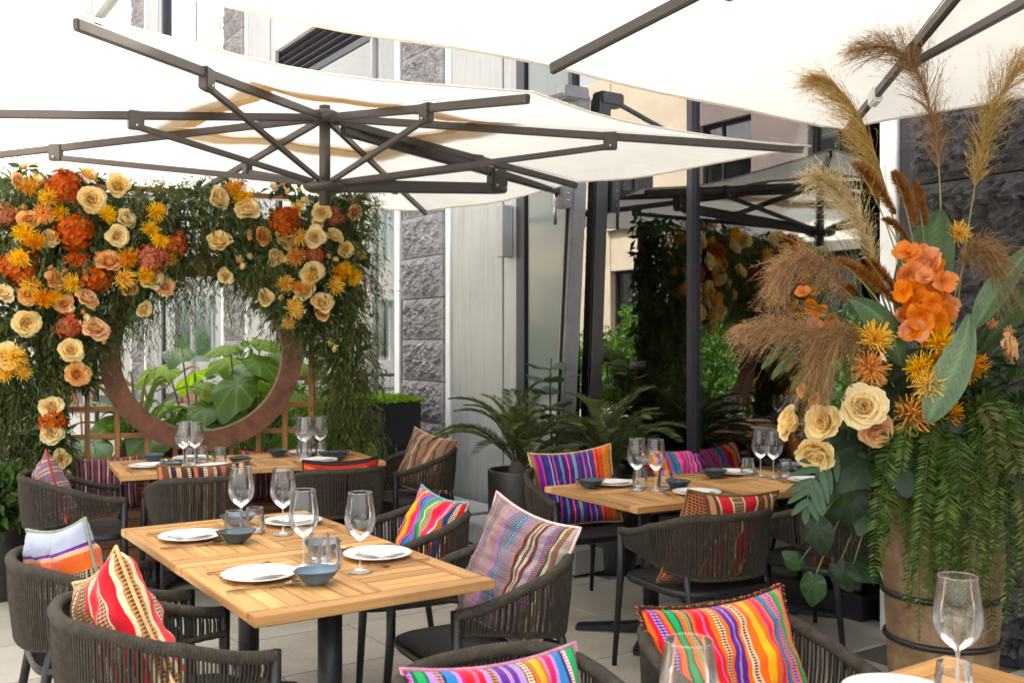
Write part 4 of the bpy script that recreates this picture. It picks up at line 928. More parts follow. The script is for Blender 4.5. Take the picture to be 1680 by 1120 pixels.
# ================================================================ FLORAL ARCH (local x along the arch, -y towards the tables)
AT = R(22)
arch = thing('floral_arch', 'trellis arch with rusty steel ring, hanging foliage and cream, orange and yellow flowers', 'floral arch', (-2.16, 6.95, 0), AT)
RC = Vector((0, -.06, 1.44)); RO, RI = .672, .535
q = MB(); n = 96; vs = []
for k in range(n):
    a = 2 * math.pi * k / n; c_, s_ = math.cos(a), math.sin(a)
    for r_, y_ in ((RI, -.05), (RO, -.05), (RO, .05), (RI, .05)): vs.append((RC.x + r_ * c_, RC.y + y_, RC.z + r_ * s_))
q.add(vs, [(4 * k + j, 4 * k + (j + 1) % 4, 4 * ((k + 1) % n) + (j + 1) % 4, 4 * ((k + 1) % n) + j) for k in range(n) for j in range(4)])
for i in range(len(q.f)): q.f[i] = tuple(reversed(q.f[i]))
q.build('steel_ring', M['rust'], arch)
tr = node('trellis', arch)
xs = [-.93 + .188 * k for k in range(11)]; zs = [.50 + .188 * k for k in range(12)]
def clip_ring(fixed, lo, hi, horiz):
    """parts of a slat outside the ring opening"""
    d = fixed - (RC.z if horiz else RC.x); rr = RO - .03
    if abs(d) >= rr: return [(lo, hi)]
    h = math.sqrt(rr * rr - d * d); c0 = RC.x if horiz else RC.z; out = []
    if c0 - h > lo: out.append((lo, c0 - h))
    if c0 + h < hi: out.append((c0 + h, hi))
    return out
for x in xs:
    for a, b in clip_ring(x, .32, 2.45, False):
        if b - a > .03: o = inst('slat', boxmesh('slat', (round(b - a, 3), .034, .018), M['trellis'], .002), tr, (x, .045, (a + b) / 2), (0, R(90), 0)); o.rotation_euler = (R(90), R(90), 0)
for z in zs:
    for a, b in clip_ring(z, -.95, .97, True):
        if b - a > .03: inst('slat', boxmesh('slat', (round(b - a, 3), .018, .034), M['trellis'], .002), tr, ((a + b) / 2, .066, z))
for x in (-1.02, 1.04):
    q = MB(); q.box((x, .06, 1.25), (.07, .07, 2.5)); q.build('post', M['trellis'], arch, .004)
# long slatted bench under the trellis
bn = thing('wooden_bench', 'low brown slatted wooden bench along the foot of the floral arch', 'bench', tuple(Vector((-2.16, 6.95, 0)) + Vector((math.sin(AT), -math.cos(AT), 0)) * .26), AT)
for k in range(5): inst('seat_slat', boxmesh('seat_slat', (2.1, .074, .03), M['bench'], .003), bn, (0, -.16 + .08 * k, .405))
for k in range(4): inst('front_board', boxmesh('front_board', (2.1, .084, .02), M['bench'], .003), bn, (0, -.185, .345 - .09 * k), (R(90), 0, 0))
for x in (-1.0, 0, 1.0): inst('leg', boxmesh('leg', (.08, .3, .385), M['bench'], .003), bn, (x, 0, .195))
bd = Vector((math.cos(AT), math.sin(AT), 0)); bo = Vector(bn.location)
for k, (s_, lab) in enumerate(((-.62, 'narrow striped plum cushion on the bench beside the red posy of the arch'), (.45, 'narrow striped plum cushion on the bench below the rusty ring'))):
    p = bo + bd * s_; cushion(lab, cus['bench'], PIPE['red'], p.x, p.y, 22 - 90, 30 + k, tilt=14, w=.42, h=.36, back=.08, z=.424, group='cushions on the bench')
# ---- hanging willow-like foliage: many short drooping twigs set thick with narrow leaves
def inside_mask(x, z):
    """where the greenery grows, as thickness 0..1 in the plane of the arch"""
    l = (x < np.where(z < 1.2, -.93, -.66) + .06 * np.sin(z * 9)) & (x > -1.75) & (z > .25)
    top = (z > 1.88 + .06 * np.sin(x * 7)) & (z < 2.58 + .06 * np.sin(x * 5 + 1) - .13 * (x > .3) - .07 * np.exp(-((x - .38) / .12) ** 2)) & (x > -1.75) & (x < 1.12)
    rt = (x > np.where(z < 1.35, .86, .74) + .04 * np.sin(z * 6)) & (x < 1.15) & (z > .55)
    arc = (np.hypot(x - RC.x, z - RC.z) > .55) & (z > 1.55) & (z < 2.4) & (x < 1.12) & (x > -1.7)
    return (l | top | rt | arc) & (np.hypot(x - RC.x, z - RC.z) > .56)
def twigs(starts, lens, sag, per, L, Wd, base, var=.4, out=.35):
    P, D = [], []
    for (p, ln) in zip(starts, lens):
        d = np.array([rng.normal(0, .35), -abs(rng.normal(out, .2)), rng.normal(.15, .3)]); d /= np.linalg.norm(d); q = np.array(p, float); m = max(3, int(per * ln))
        for k in range(m):
            d = d + np.array([0, 0, -sag / m]); d /= np.linalg.norm(d); q = q + d * ln / m
            s = rng.normal(size=3); s -= d * s.dot(d); s /= np.linalg.norm(s) + 1e-6
            P.append(q.copy()); D.append(d * .8 + s * .55 + np.array([0, 0, -.12]))
    P, D = np.array(P), np.array(D); n = len(P)
    V, T = leaves(P, D, L * rng.uniform(.6, 1.25, n), Wd * rng.uniform(.7, 1.2, n)); return V, T, leafcol(n, base, var)
parts = []
n0 = 17000; X = rng.uniform(-1.75, 1.2, n0); Z = rng.uniform(.25, 2.62, n0); k = inside_mask(X, Z); X, Z = X[k], Z[k]
Yy = -rng.uniform(-.06, .20, len(X)) * (1 + .5 * (Z > 1.9))
sel = rng.random(len(X)) < .50
st = np.stack([X, Yy, Z], 1)[sel]
parts.append(twigs(st, rng.uniform(.12, .30, len(st)), 2.0, 46, .058, .0095, (.125, .15, .042)))
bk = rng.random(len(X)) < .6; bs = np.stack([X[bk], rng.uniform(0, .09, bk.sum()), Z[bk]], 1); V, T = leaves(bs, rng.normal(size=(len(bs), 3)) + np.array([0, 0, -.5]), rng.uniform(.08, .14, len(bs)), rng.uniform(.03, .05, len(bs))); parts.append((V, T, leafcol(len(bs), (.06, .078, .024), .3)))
sub = st[rng.random(len(st)) < .25]; parts.append(twigs(sub, rng.uniform(.1, .22, len(sub)), 1.6, 40, .05, .0095, (.20, .24, .06)))
# sprays standing up along the top, and long tresses inside the ring and down the right side
tx = rng.uniform(-1.7, 1.1, 260); parts.append(twigs(np.stack([tx, rng.uniform(-.25, .05, 260), 2.5 + .06 * np.sin(tx * 5 + 1) - .13 * (tx > .3) + rng.uniform(-.15, .02, 260)], 1), rng.uniform(.1, .22, 260), .4, 44, .055, .008, (.08, .10, .03), out=.05))
hx = np.concatenate([rng.uniform(-.52, -.28, 60), rng.uniform(-.22, .05, 50), rng.uniform(.12, .48, 60)]); hz = RC.z + np.sqrt(np.maximum(.02, .56 ** 2 - hx ** 2)) + .02
ln = np.where(hx < -.28, rng.uniform(.25, .62, len(hx)), np.where(hx < .05, rng.uniform(.2, .5, len(hx)), rng.uniform(.15, .42, len(hx))))
parts.append(twigs(np.stack([hx, rng.uniform(-.12, .0, len(hx)), hz], 1), ln, 4.5, 40, .05, .008, (.15, .17, .045), out=.1))
rx = rng.uniform(.86, 1.12, 150); rz_ = rng.uniform(.55, 1.7, 150); parts.append(twigs(np.stack([rx, rng.uniform(-.2, .02, 150), rz_], 1), rng.uniform(.25, .5, 150), 4, 46, .055, .008, (.15, .18, .045), out=.2))
lx = rng.uniform(-1.7, -.92, 260); lz = rng.uniform(.35, 1.3, 260); parts.append(twigs(np.stack([lx, rng.uniform(-.2, .02, 260), lz], 1), rng.uniform(.25, .5, 260), 4, 42, .06, .009, (.11, .135, .035), out=.25))
off = 0; VV, TT, CC_ = [], [], []
for V, T, c in parts: VV.append(V); TT.append(T + off); CC_.append(c); off += len(V)
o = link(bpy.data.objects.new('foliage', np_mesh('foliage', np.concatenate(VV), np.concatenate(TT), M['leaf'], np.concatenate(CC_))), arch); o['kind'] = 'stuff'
# broad rose leaves among the blooms
fl_pts = []
cream_r = [(-0.710,-0.370,2.421,0.082), (-0.550,-0.330,2.521,0.075), (-0.514,-0.350,2.308,0.067), (-0.562,-0.390,2.196,0.070), (-0.944,-0.330,2.175,0.058), (-1.216,-0.370,1.810,0.064), (-1.084,-0.370,1.638,0.080), (-0.403,-0.330,1.731,0.056), (-0.350,-0.330,1.923,0.080), (-0.831,-0.350,1.458,0.073), (-1.196,-0.370,1.429,0.083), (-0.943,-0.350,1.109,0.069), (-0.943,-0.350,0.944,0.069), (-0.892,-0.330,0.774,0.062),
    (0.057,-0.370,2.470,0.081), (0.260,-0.390,2.392,0.082), (0.078,-0.350,2.176,0.077), (0.126,-0.310,1.960,0.053), (0.760,-0.370,2.415,0.063), (0.708,-0.400,2.233,0.075), (0.845,-0.350,2.247,0.064), (0.500,-0.330,2.214,0.071), (0.435,-0.350,2.102,0.067), (0.693,-0.370,2.004,0.080), (0.654,-0.350,1.865,0.067), (0.381,-0.330,1.811,0.062), (0.764,-0.350,1.778,0.076), (0.935,-0.330,2.167,0.056), (0.747,-0.330,2.347,0.042)]
peach_r = [(-1.072,-0.350,2.286,0.057), (-0.605,-0.370,2.024,0.078), (-0.919,-0.350,1.908,0.062), (-0.488,-0.310,1.865,0.052), (-0.263,-0.330,1.881,0.056), (-1.072,-0.350,1.813,0.057), (-0.742,-0.370,1.787,0.070), (-0.867,-0.330,1.756,0.058), (-0.688,-0.350,1.594,0.074), (-1.142,-0.330,2.525,0.046), (-0.796,-0.350,1.311,0.070), (0.361,-0.330,2.234,0.058), (1.005,-0.310,2.434,0.052), (0.768,-0.310,1.712,0.055)]
mums = [(-1.022,-0.250,2.695,0.043), (-1.076,-0.330,2.487,0.046), (-1.042,-0.330,2.531,0.038), (-0.732,-0.310,2.572,0.047), (-0.956,-0.380,2.414,0.050), (-0.990,-0.390,2.323,0.057), (-0.887,-0.370,2.327,0.042), (-0.627,-0.370,2.324,0.051), (-1.094,-0.370,2.188,0.057), (-1.028,-0.390,2.128,0.053), (-0.323,-0.390,2.364,0.051), (-0.359,-0.380,2.236,0.047), (-0.294,-0.430,2.187,0.047), (-0.493,-0.400,2.056,0.051), (-0.515,-0.400,1.927,0.055), (-0.812,-0.380,1.882,0.050), (-1.054,-0.410,1.864,0.049), (-0.989,-0.400,1.775,0.057), (-0.925,-0.370,1.800,0.038), (-1.100,-0.470,2.039,0.049), (-0.393,-0.400,1.941,0.047), (-0.247,-0.370,2.055,0.040), (-1.147,-0.430,1.423,0.060), (-1.192,-0.380,1.320,0.049), (-1.104,-0.380,1.327,0.045),
    (0.185,-0.350,2.537,0.053), (0.231,-0.370,2.479,0.057), (0.596,-0.350,2.443,0.042), (0.595,-0.380,2.243,0.054), (0.583,-0.380,2.096,0.054), (0.510,-0.370,1.911,0.050), (0.559,-0.370,1.741,0.058), (0.541,-0.330,1.650,0.038), (0.871,-0.350,1.988,0.051), (0.845,-0.370,1.906,0.055), (0.987,-0.330,1.980,0.052), (0.931,-0.350,2.024,0.043), (0.604,-0.400,1.883,0.038), (0.668,-0.410,1.954,0.042), (1.056,-0.280,2.136,0.030)]
hyds = [(-0.874,-0.330,2.491,0.116), (-1.211,-0.310,2.307,0.068), (-0.806,-0.370,2.215,0.116), (-1.130,-0.350,1.987,0.114), (-0.787,-0.290,2.044,0.086), (-0.678,-0.330,1.923,0.094), (-0.347,-0.350,2.053,0.103), (-0.206,-0.330,2.159,0.080), (-0.839,-0.310,1.621,0.086), (-0.934,-0.330,1.023,0.081), (0.513,-0.350,2.334,0.109), (0.858,-0.310,2.388,0.064), (0.721,-0.310,2.127,0.081)]
buds = [(-1.102,-0.310,2.615,0.031), (-1.100,-0.330,2.356,0.031), (-1.142,-0.330,2.335,0.027), (-0.670,-0.380,2.076,0.027), (-0.681,-0.380,2.037,0.023), (-0.947,-0.350,1.985,0.023), (-0.862,-0.370,1.966,0.027), (-0.696,-0.350,1.730,0.019), (-0.756,-0.350,1.710,0.023), (-0.634,-0.330,1.520,0.024), (-1.109,-0.350,1.885,0.027), (-1.133,-0.350,1.839,0.023), (0.280,-0.330,2.260,0.029), (0.280,-0.330,2.223,0.025), (1.003,-0.280,2.524,0.030), (0.512,-0.280,2.607,0.030)]
budc = [(-0.731,-0.350,1.672,0.035), (-0.778,-0.350,1.636,0.027), (-0.827,-0.370,1.724,0.031), (0.211,-0.330,2.076,0.037), (0.280,-0.330,2.099,0.029), (0.235,-0.330,2.031,0.033), (0.543,-0.370,2.141,0.029), (0.514,-0.370,2.078,0.037), (0.815,-0.350,2.114,0.025), (0.862,-0.350,2.094,0.026), (0.484,-0.350,1.820,0.029), (0.580,-0.370,1.821,0.025), (0.601,-0.370,1.775,0.038), (0.445,-0.310,2.582,0.038), (0.536,-0.310,2.554,0.029), (0.650,-0.330,2.498,0.038), (0.611,-0.310,2.571,0.025), (0.828,-0.330,1.511,0.026), (0.862,-0.330,1.473,0.034)]
FACE = (.25, -1, .12)
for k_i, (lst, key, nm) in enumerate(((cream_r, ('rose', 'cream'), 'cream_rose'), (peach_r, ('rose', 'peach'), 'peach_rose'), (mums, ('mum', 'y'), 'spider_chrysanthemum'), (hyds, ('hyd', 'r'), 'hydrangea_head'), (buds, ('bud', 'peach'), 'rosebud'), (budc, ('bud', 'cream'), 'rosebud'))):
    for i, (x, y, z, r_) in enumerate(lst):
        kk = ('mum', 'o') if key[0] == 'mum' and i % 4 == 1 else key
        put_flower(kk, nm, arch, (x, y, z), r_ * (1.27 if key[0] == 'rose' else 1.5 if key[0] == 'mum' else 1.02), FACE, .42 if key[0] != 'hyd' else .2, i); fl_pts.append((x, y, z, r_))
P, D = [], []
for (x, y, z, r_) in fl_pts:
    for j in range(7):
        a = random.uniform(0, 6.28); P.append((x + r_ * .55 * math.cos(a), y + .05 + random.uniform(-.02, .03), z + r_ * .55 * math.sin(a))); D.append((math.cos(a), random.uniform(-.5, .3), math.sin(a)))
V, T = leaves(P, D, rng.uniform(.06, .10, len(P)), rng.uniform(.035, .05, len(P)), .15, .1)
o = link(bpy.data.objects.new('rose_leaves', np_mesh('rose_leaves', V, T, M['leaf_gloss'], leafcol(len(P), (.04, .085, .025), .4))), arch); o['kind'] = 'stuff'
q = MB(); q.tube([(-1.57, -.08, 2.5), (-1.60, -.11, 2.62), tuple(mums[0][:3])], .004, 6); q.build('stem', M['bark'], arch)
# ================================================================ VASE AND ARRANGEMENT
VP = (1.684, 3.9, 0)
vs_ = thing('clay_vase', 'tall clay coloured floor vase with two black iron hoops', 'vase', VP)
q = MB(); prof = [(.001, .0), (.165, .0), (.18, .02), (.2, .25), (.212, .5), (.226, .68), (.222, .80), (.195, .9), (.155, .98), (.15, 1.02), (.175, 1.05), (.17, 1.06), (.14, 1.03), (.13, .95)]
def dense(p, k=4):
    o = []
    for a, b in zip(p, p[1:]): o += [(a[0] + (b[0] - a[0]) * i / k, a[1] + (b[1] - a[1]) * i / k) for i in range(k)]
    return o + [p[-1]]
q.lathe(dense(prof), 48); q.v = [(x * (1 + .006 * math.sin(31 * z)), y * (1 + .006 * math.sin(31 * z)), z) for x, y, z in q.v]; q.build('body', M['terra'], vs_)
for z, r_ in ((.545, .2085), (.37, .200)):
    q = MB(); q.tube([((r_ + .008) * math.cos(2 * math.pi * k / 48), (r_ + .008) * math.sin(2 * math.pi * k / 48), z) for k in range(48)], .0125, 10, closed=True); q.build('iron_hoop', M['black'], vs_)
fa = thing('flower_arrangement', 'tall arrangement of pampas plumes, roses, orange orchids and trailing fern in the clay vase', 'flower arrangement', VP)
FV = (-.35, -1, .18)
for i, (p, r_, f) in enumerate((((-0.423,-0.320,1.283), .078, (-.25, -1, .1)), ((-0.545,-0.280,1.227), .070, (-.7, -1, .1)), ((-0.645,-0.220,1.218), .062, (-1.2, -.1, .35)), ((-0.569,-0.250,1.115), .068, (-.5, -.7, -.6)))):
    put_flower(('rose', 'cream'), 'cream_rose', fa, p, r_ * 1.25, f, .08, i)
for i, (p, r_, f) in enumerate((((-0.353,-0.260,1.195), .066, (.1, -1, -.5)), ((0.178,-0.150,1.490), .062, (.9, -.6, 0)))): put_flower(('rose', 'peach'), 'peach_rose', fa, p, r_ * 1.1, f, .08, i)
for i, (p, r_) in enumerate((((-0.341,-0.280,1.374), .024), ((-0.354,-0.280,1.332), .02), ((0.142,-0.120,1.587), .026), ((0.205,-0.120,1.559), .028))): put_flower(('bud', 'peach'), 'rosebud', fa, p, r_, FV, .3, i)
for i, (p, r_, kk) in enumerate((((-0.372,-0.300,1.529), .055, 'y'), ((-0.390,-0.300,1.427), .055, 'o'), ((-0.124,-0.260,1.509), .058, 'y'), ((-0.116,-0.220,1.452), .04, 'o'), ((-0.211,-0.300,1.423), .048, 'y'), ((-0.193,-0.340,1.365), .053, 'y'), ((-0.236,-0.280,1.254), .062, 'o'), ((0.018,-0.200,1.425), .054, 'o'), ((-0.084,-0.240,1.251), .05, 'o'), ((0.039,-0.050,1.937), .04, 'y'))):
    put_flower(('mum', kk), 'spider_chrysanthemum', fa, p, r_ * 1.35, (-.1, -1, .15), .3, i)
orc = [(-0.177,-0.200,1.849), (-0.129,-0.220,1.790), (-0.219,-0.220,1.772), (-0.179,-0.260,1.754), (-0.098,-0.200,1.713), (-0.213,-0.250,1.699), (-0.150,-0.270,1.664), (-0.080,-0.200,1.633), (-0.203,-0.290,1.619), (-0.242,-0.220,1.610), (-0.126,-0.240,1.587), (-0.213,-0.260,1.565), (-0.152,-0.220,1.543)]
orc += [(a[0] + random.gauss(0, .03), a[1] + random.uniform(-.02, .05), a[2] + random.gauss(0, .03)) for a in orc]
for i, p in enumerate(orc): put_flower(('orchid', 'o'), 'orchid_bloom', fa, p, .040 + .007 * (i % 3), (-.15, -1, .1), .35, i)
for i, p in enumerate([(-0.548,-0.020,1.710), (-0.514,0.000,1.668), (-0.478,0.000,1.635), (-0.495,0.000,1.596), (-0.431,0.020,1.604), (-0.542,0.000,1.329), (-0.502,0.000,1.293)]): put_flower(('orchid', 'o'), 'orchid_bloom', fa, p, .03, (-.6, -1, .1), .4, i)
def bez(pts, n=24):
    pts = [np.array(p, float) for p in pts]; out = []
    for i in range(n + 1):
        t = i / n; q_ = pts
        while len(q_) > 1: q_ = [a * (1 - t) + b * t for a, b in zip(q_, q_[1:])]
        out.append(q_[0])
    return np.array(out)
def strip_mesh(S, E1, E2, w):
    """thin bent hairs from S over E1 to E2"""
    n = len(S); side = unit(np.cross(E2 - S, rng.normal(size=(n, 3)))) * np.asarray(w)[:, None]
    V = np.stack([S - side, S + side, E1 - side * .8, E1 + side * .8, E2 - side * .25, E2 + side * .25], 1).reshape(-1, 3); i = np.arange(n)[:, None] * 6
    return V, np.concatenate([i + [0, 1, 3, 2], i + [2, 3, 5, 4]], 0)
def plume(path, col, hair=.13, n=1500, stem_to=.35, grav=.10, side=None, width=1.):
    pts = bez(path, 40); f = rng.uniform(stem_to, 1., n) ** .9; ii = np.minimum((f * 40).astype(int), 39); fr = (f * 40 - ii)[:, None]
    S = pts[ii] * (1 - fr) + pts[ii + 1] * fr; T = unit(pts[ii + 1] - pts[ii])
    k = (f - stem_to) / (1 - stem_to); env = np.sin(np.pi * np.clip(.12 + .80 * k, 0, 1)) ** .8
    ran = rng.normal(size=(n, 3)); 
    if side is not None: ran = ran * .55 + np.array(side)
    d = unit(T * 1.15 + unit(ran) * .78 * width); L = (hair * env * rng.uniform(.5, 1.15, n))[:, None]
    E1 = S + d * L * .55 + np.array([0, 0, -grav]) * L * .25; E2 = S + d * L + T * L * .25 + np.array([0, 0, -grav * 8]) * L * rng.uniform(.1, 1.3, (n, 1)) + rng.normal(0, .12, (n, 3)) * L
    V, Q = strip_mesh(S, E1, E2, np.full(n, .0009) * rng.uniform(.7, 1.3, n))
    # small seed tufts along each hair
    c = np.repeat(np.clip(np.array(col)[None] * rng.uniform(.55, 1.4, (n, 1)) * (1 + rng.uniform(-.08, .08, (n, 3))), 0, 1), 6, 0)
    m2 = int(n * 3); pick = rng.integers(0, n, m2); tt = rng.uniform(.35, 1, m2)[:, None]
    B_s = np.where(tt < .55, S[pick] + (E1[pick] - S[pick]) * tt / .55, E1[pick] + (E2[pick] - E1[pick]) * (tt - .55) / .45)
    dd = unit(unit(E2[pick] - S[pick]) + rng.normal(0, .6, (m2, 3))); V2, Q2 = strip_mesh(B_s, B_s + dd * .007, B_s + dd * .015, np.full(m2, .0009))
    c2 = np.repeat(np.clip(np.array(col)[None] * rng.uniform(.6, 1.6, (m2, 1)), 0, 1), 6, 0)
    q = MB(); q.tube(pts[::2], list(np.linspace(.0042, .0015, len(pts[::2]))), 6)
    me = np_mesh('plume', np.concatenate([V, V2]), np.concatenate([Q, Q2 + len(V)]), M['plume'], np.concatenate([c, c2]))
    o = link(bpy.data.objects.new('pampas_plume', me), fa)
    st = q.build('stem', M['straw'], o); return o
M['straw'] = plain('straw_stem', (.28, .24, .09), .6)
base = (-.03, 0, 1.02)
BR, GO, PA, TA = (.46, .29, .14), (.70, .50, .18), (.78, .64, .38), (.54, .34, .19)
plume([base, (0.021,0.050,1.859), (0.058,0.050,2.367), (-0.045,-0.020,2.756), (-0.369,-0.100,2.632)], BR, .21, 800, .42, .04)
plume([base, (0.118,0.050,1.859), (0.154,0.050,2.270), (0.179,0.000,2.595), (0.391,-0.050,2.640)], GO, .19, 850, .42, .05)
plume([base, (-0.152,-0.050,1.850), (-0.265,-0.100,2.172), (-0.341,-0.120,2.469), (-0.540,-0.200,2.499)], GO, .21, 760, .40, .05, (-1.0, 0, -.1))
plume([base, (-0.206,-0.100,1.613), (-0.329,-0.150,1.841), (-0.415,-0.200,2.109), (-0.566,-0.250,2.119)], PA, .16, 800, .45, .06)
plume([base, (-0.283,-0.150,1.520), (-0.467,-0.220,1.835), (-0.611,-0.250,1.900), (-0.709,-0.280,1.753)], TA, .16, 800, .40, .12)
plume([base, (-0.279,-0.200,1.429), (-0.458,-0.260,1.553), (-0.670,-0.300,1.608), (-0.862,-0.320,1.564)], TA, .15, 800, .32, .10)
plume([base, (-0.257,-0.200,1.339), (-0.391,-0.260,1.631), (-0.516,-0.300,1.608), (-0.577,-0.320,1.432)], BR, .17, 700, .40, .18)
plume([base, (-0.032,-0.100,1.613), (0.017,-0.120,1.890), (0.066,-0.140,1.934), (0.125,-0.160,1.795)], BR, .13, 800, .5, .15)
def foxtail(a, b, r_, col=(.50, .22, .05)):
    a, b = np.array(a), np.array(b); n = 1300; t = rng.random(n); c_ = a + (b - a) * t[:, None] + np.array([0, 0, .02]) * np.sin(np.pi * t)[:, None]; T = unit((b - a)[None]); d = rng.normal(size=(n, 3)); d -= T * (d * T).sum(1)[:, None]; d = unit(unit(d) + T * .9)
    L = (r_ * np.sin(np.pi * np.clip(.10 + .84 * t, 0, 1)) ** .7 * rng.uniform(.7, 1.15, n))[:, None] * 1.25; V, Q = strip_mesh(c_, c_ + d * L * .6, c_ + d * L, np.full(n, .0011))
    me = np_mesh('foxtail', V, Q, M['plume'], np.repeat(np.clip(np.array(col)[None] * rng.uniform(.55, 1.35, (n, 1)), 0, 1), 6, 0)); o = link(bpy.data.objects.new('foxtail_spike', me), fa)
    q = MB(); q.tube(bez([base, tuple((np.array(base) + a) / 2 + np.array([0, -.03, .05])), tuple(a), tuple(b)], 14), .0025, 6); q.build('stem', M['straw'], o)
for a, b, r_ in (((-0.226,-0.120,2.001), (-0.415,-0.200,2.182), .032), ((-0.137,-0.100,1.957), (-0.243,-0.140,2.160), .034), ((-0.081,-0.050,1.968), (-0.128,-0.050,2.133), .024), ((-0.245,-0.200,1.656), (-0.505,-0.280,1.819), .034), ((-0.226,-0.180,1.657), (-0.375,-0.240,1.823), .026), ((-0.393,-0.200,1.679), (-0.463,-0.240,1.711), .02), ((-0.171,-0.100,1.904), (-0.292,-0.160,1.978), .018)): foxtail(a, b, r_)
# ---- pleated fan leaves
def fan_leaf(path, Wd, nrm, col, fold=.0, pleat=.006):
    pts = bez(path, 28); nrm = np.array(nrm, float); V = []; C_ = []; nw = 12
    for i, p in enumerate(pts):
        t = i / 28; T = pts[min(i + 1, 28)] - pts[max(i - 1, 0)]; T /= np.linalg.norm(T); s = np.cross(T, nrm); s /= np.linalg.norm(s); nn = np.cross(s, T)
        w = Wd * (math.sin(math.pi * min(1, .04 + .94 * t ** .85)) ** .75) * .5
        for j in range(nw + 1):
            u = j / nw * 2 - 1; pl = pleat * math.sin((t * 28 + abs(u) * 5) * 1.57 * 2)
            V.append(p + s * (w * u) + nn * (fold * abs(u) * w + pl * min(1, abs(u) * 3))); C_.append(np.array(col) * (1 + .15 * math.sin((t * 28 + abs(u) * 5) * 3.1)) * (1.15 if abs(u) < .05 else 1))
    F = [(i * (nw + 1) + j, i * (nw + 1) + j + 1, (i + 1) * (nw + 1) + j + 1, (i + 1) * (nw + 1) + j) for i in range(28) for j in range(nw)]
    o = link(bpy.data.objects.new('pleated_leaf', np_mesh('pleated_leaf', V, F, M['leaf_gloss'], np.clip(np.array(C_), 0, 1), True)), fa); return o
G1, G2 = (.10, .18, .075), (.17, .27, .15)
fan_leaf([(-0.116,-0.020,1.520), (-0.132,-0.060,1.732), (-0.061,-0.060,1.896), (-0.022,-0.040,2.028)], .21, (-.2, -1, .1), G1, .15)
fan_leaf([(-0.238,-0.200,1.434), (-0.284,-0.260,1.565), (-0.361,-0.300,1.641), (-0.454,-0.280,1.675)], .12, (-.3, -1, .5), (.12, .21, .10), -.5)
fan_leaf([(-0.206,-0.360,1.234), (-0.173,-0.400,1.349), (-0.087,-0.400,1.466), (-0.058,-0.360,1.618)], .125, (-.35, -1, .1), G2, -.25, .005)
fan_leaf([(0.057,-0.160,1.570), (0.095,-0.200,1.679), (0.163,-0.200,1.769), (0.275,-0.180,1.896)], .10, (.1, -1, .3), G2, -.4, .005)
fan_leaf([(0.098,-0.020,1.425), (0.250,0.000,1.616), (0.370,0.000,1.759), (0.476,0.020,1.808)], .10, (.1, -1, .3), (.06, .11, .03), .2)
# ---- ribbon grass
def blades(name, items, w, col, parent, mt=None):
    for pth, ww in items:
        pts = bez(pth, 20); V = []; 
        for i, p in enumerate(pts):
            T = pts[min(i + 1, 20)] - pts[max(i - 1, 0)]; s = np.cross(T, (.2, -1, .3)); s /= np.linalg.norm(s) + 1e-9; wd = ww * w * (1 - (i / 20) ** 2.2) + .0005
            V += [p - s * wd, p + s * wd]
        F = [(2 * i, 2 * i + 1, 2 * i + 3, 2 * i + 2) for i in range(20)]
        link(bpy.data.objects.new(name, np_mesh(name, V, F, mt or M['leaf'], np.array(col)[None] * rng.uniform(.8, 1.2))), parent)
its = []
for tx_, ty_ in ((1362, 372), (1378, 380), (1390, 392), (1400, 405), (1240, 478), (1250, 492), (1262, 512), (1300, 440), (1345, 400), (1420, 400), (1310, 500)):
    its.append(([base, (base[0] - .05, -.12, 1.3), (-0.325,-0.200,1.656), ((tx_ - 840) / 1633 * 3.68 - 1.684, -.22, 1.52 - (ty_ - 560) / 1633 * 3.68)], rng.uniform(.7, 1.2)))
for k in range(26):
    a = rng.uniform(.15, 1.25); L = rng.uniform(.45, .85); its.append(([base, (.02, 0, 1.3), (.05 + L * .5 * math.sin(a), rng.uniform(-.1, .15), 1.25 + L * math.cos(a) * .8), (.05 + L * 1.0 * math.sin(a), rng.uniform(-.2, .2), 1.15 + L * math.cos(a) * .95)], rng.uniform(.4, .9)))
blades('grass_blade', its, .006, (.11, .16, .07), fa)
# ---- fern fronds: a rachis with paired narrow leaflets
def fern_mesh(seed, n=46, L=.058, col=(.060, .115, .016)):
    pass
def fern(path, parent, L=.05, n=44, col=(.060, .115, .016), lead=.06, name='fern_frond', tw=None):
    pts = bez(path, n); P, D, Ls = [], [], []
    for i in range(1, n):
        t = i / n
        if t < lead: continue
        T = pts[min(i + 1, n)] - pts[i - 1]; T /= np.linalg.norm(T); s = np.cross(T, tw if tw is not None else (.1, -1, .15)); s /= np.linalg.norm(s) + 1e-9
        l = L * (math.sin(math.pi * (.12 + .86 * t)) ** .6)
        for sg in (-1, 1): P.append(pts[i]); D.append(s * sg + T * .45 + rng.normal(0, .10, 3)); Ls.append(l * rng.uniform(.85, 1.1))
    V, T_ = leaves(P, D, np.array(Ls), np.full(len(P), .0078) * (L / .05), .2, .12)
    c = leafcol(len(P), col, .3); 
    q = MB(); q.tube(pts[::3], .0016, 5); nV = len(V); qv = np.array(q.v); 
    tri = [];  [tri.extend([(f[0], f[1], f[2]), (f[0], f[2], f[3])] if len(f) == 4 else [(f[0], f[k], f[k + 1]) for k in range(1, len(f) - 1)]) for f in q.f]
    me = np_mesh(name, np.concatenate([V, qv]), np.concatenate([T_, np.array(tri) + nV]), M['leaf'], np.concatenate([c, np.tile(np.array([[.10, .11, .03]]), (len(qv), 1))]))
    return link(bpy.data.objects.new(name, me), parent)
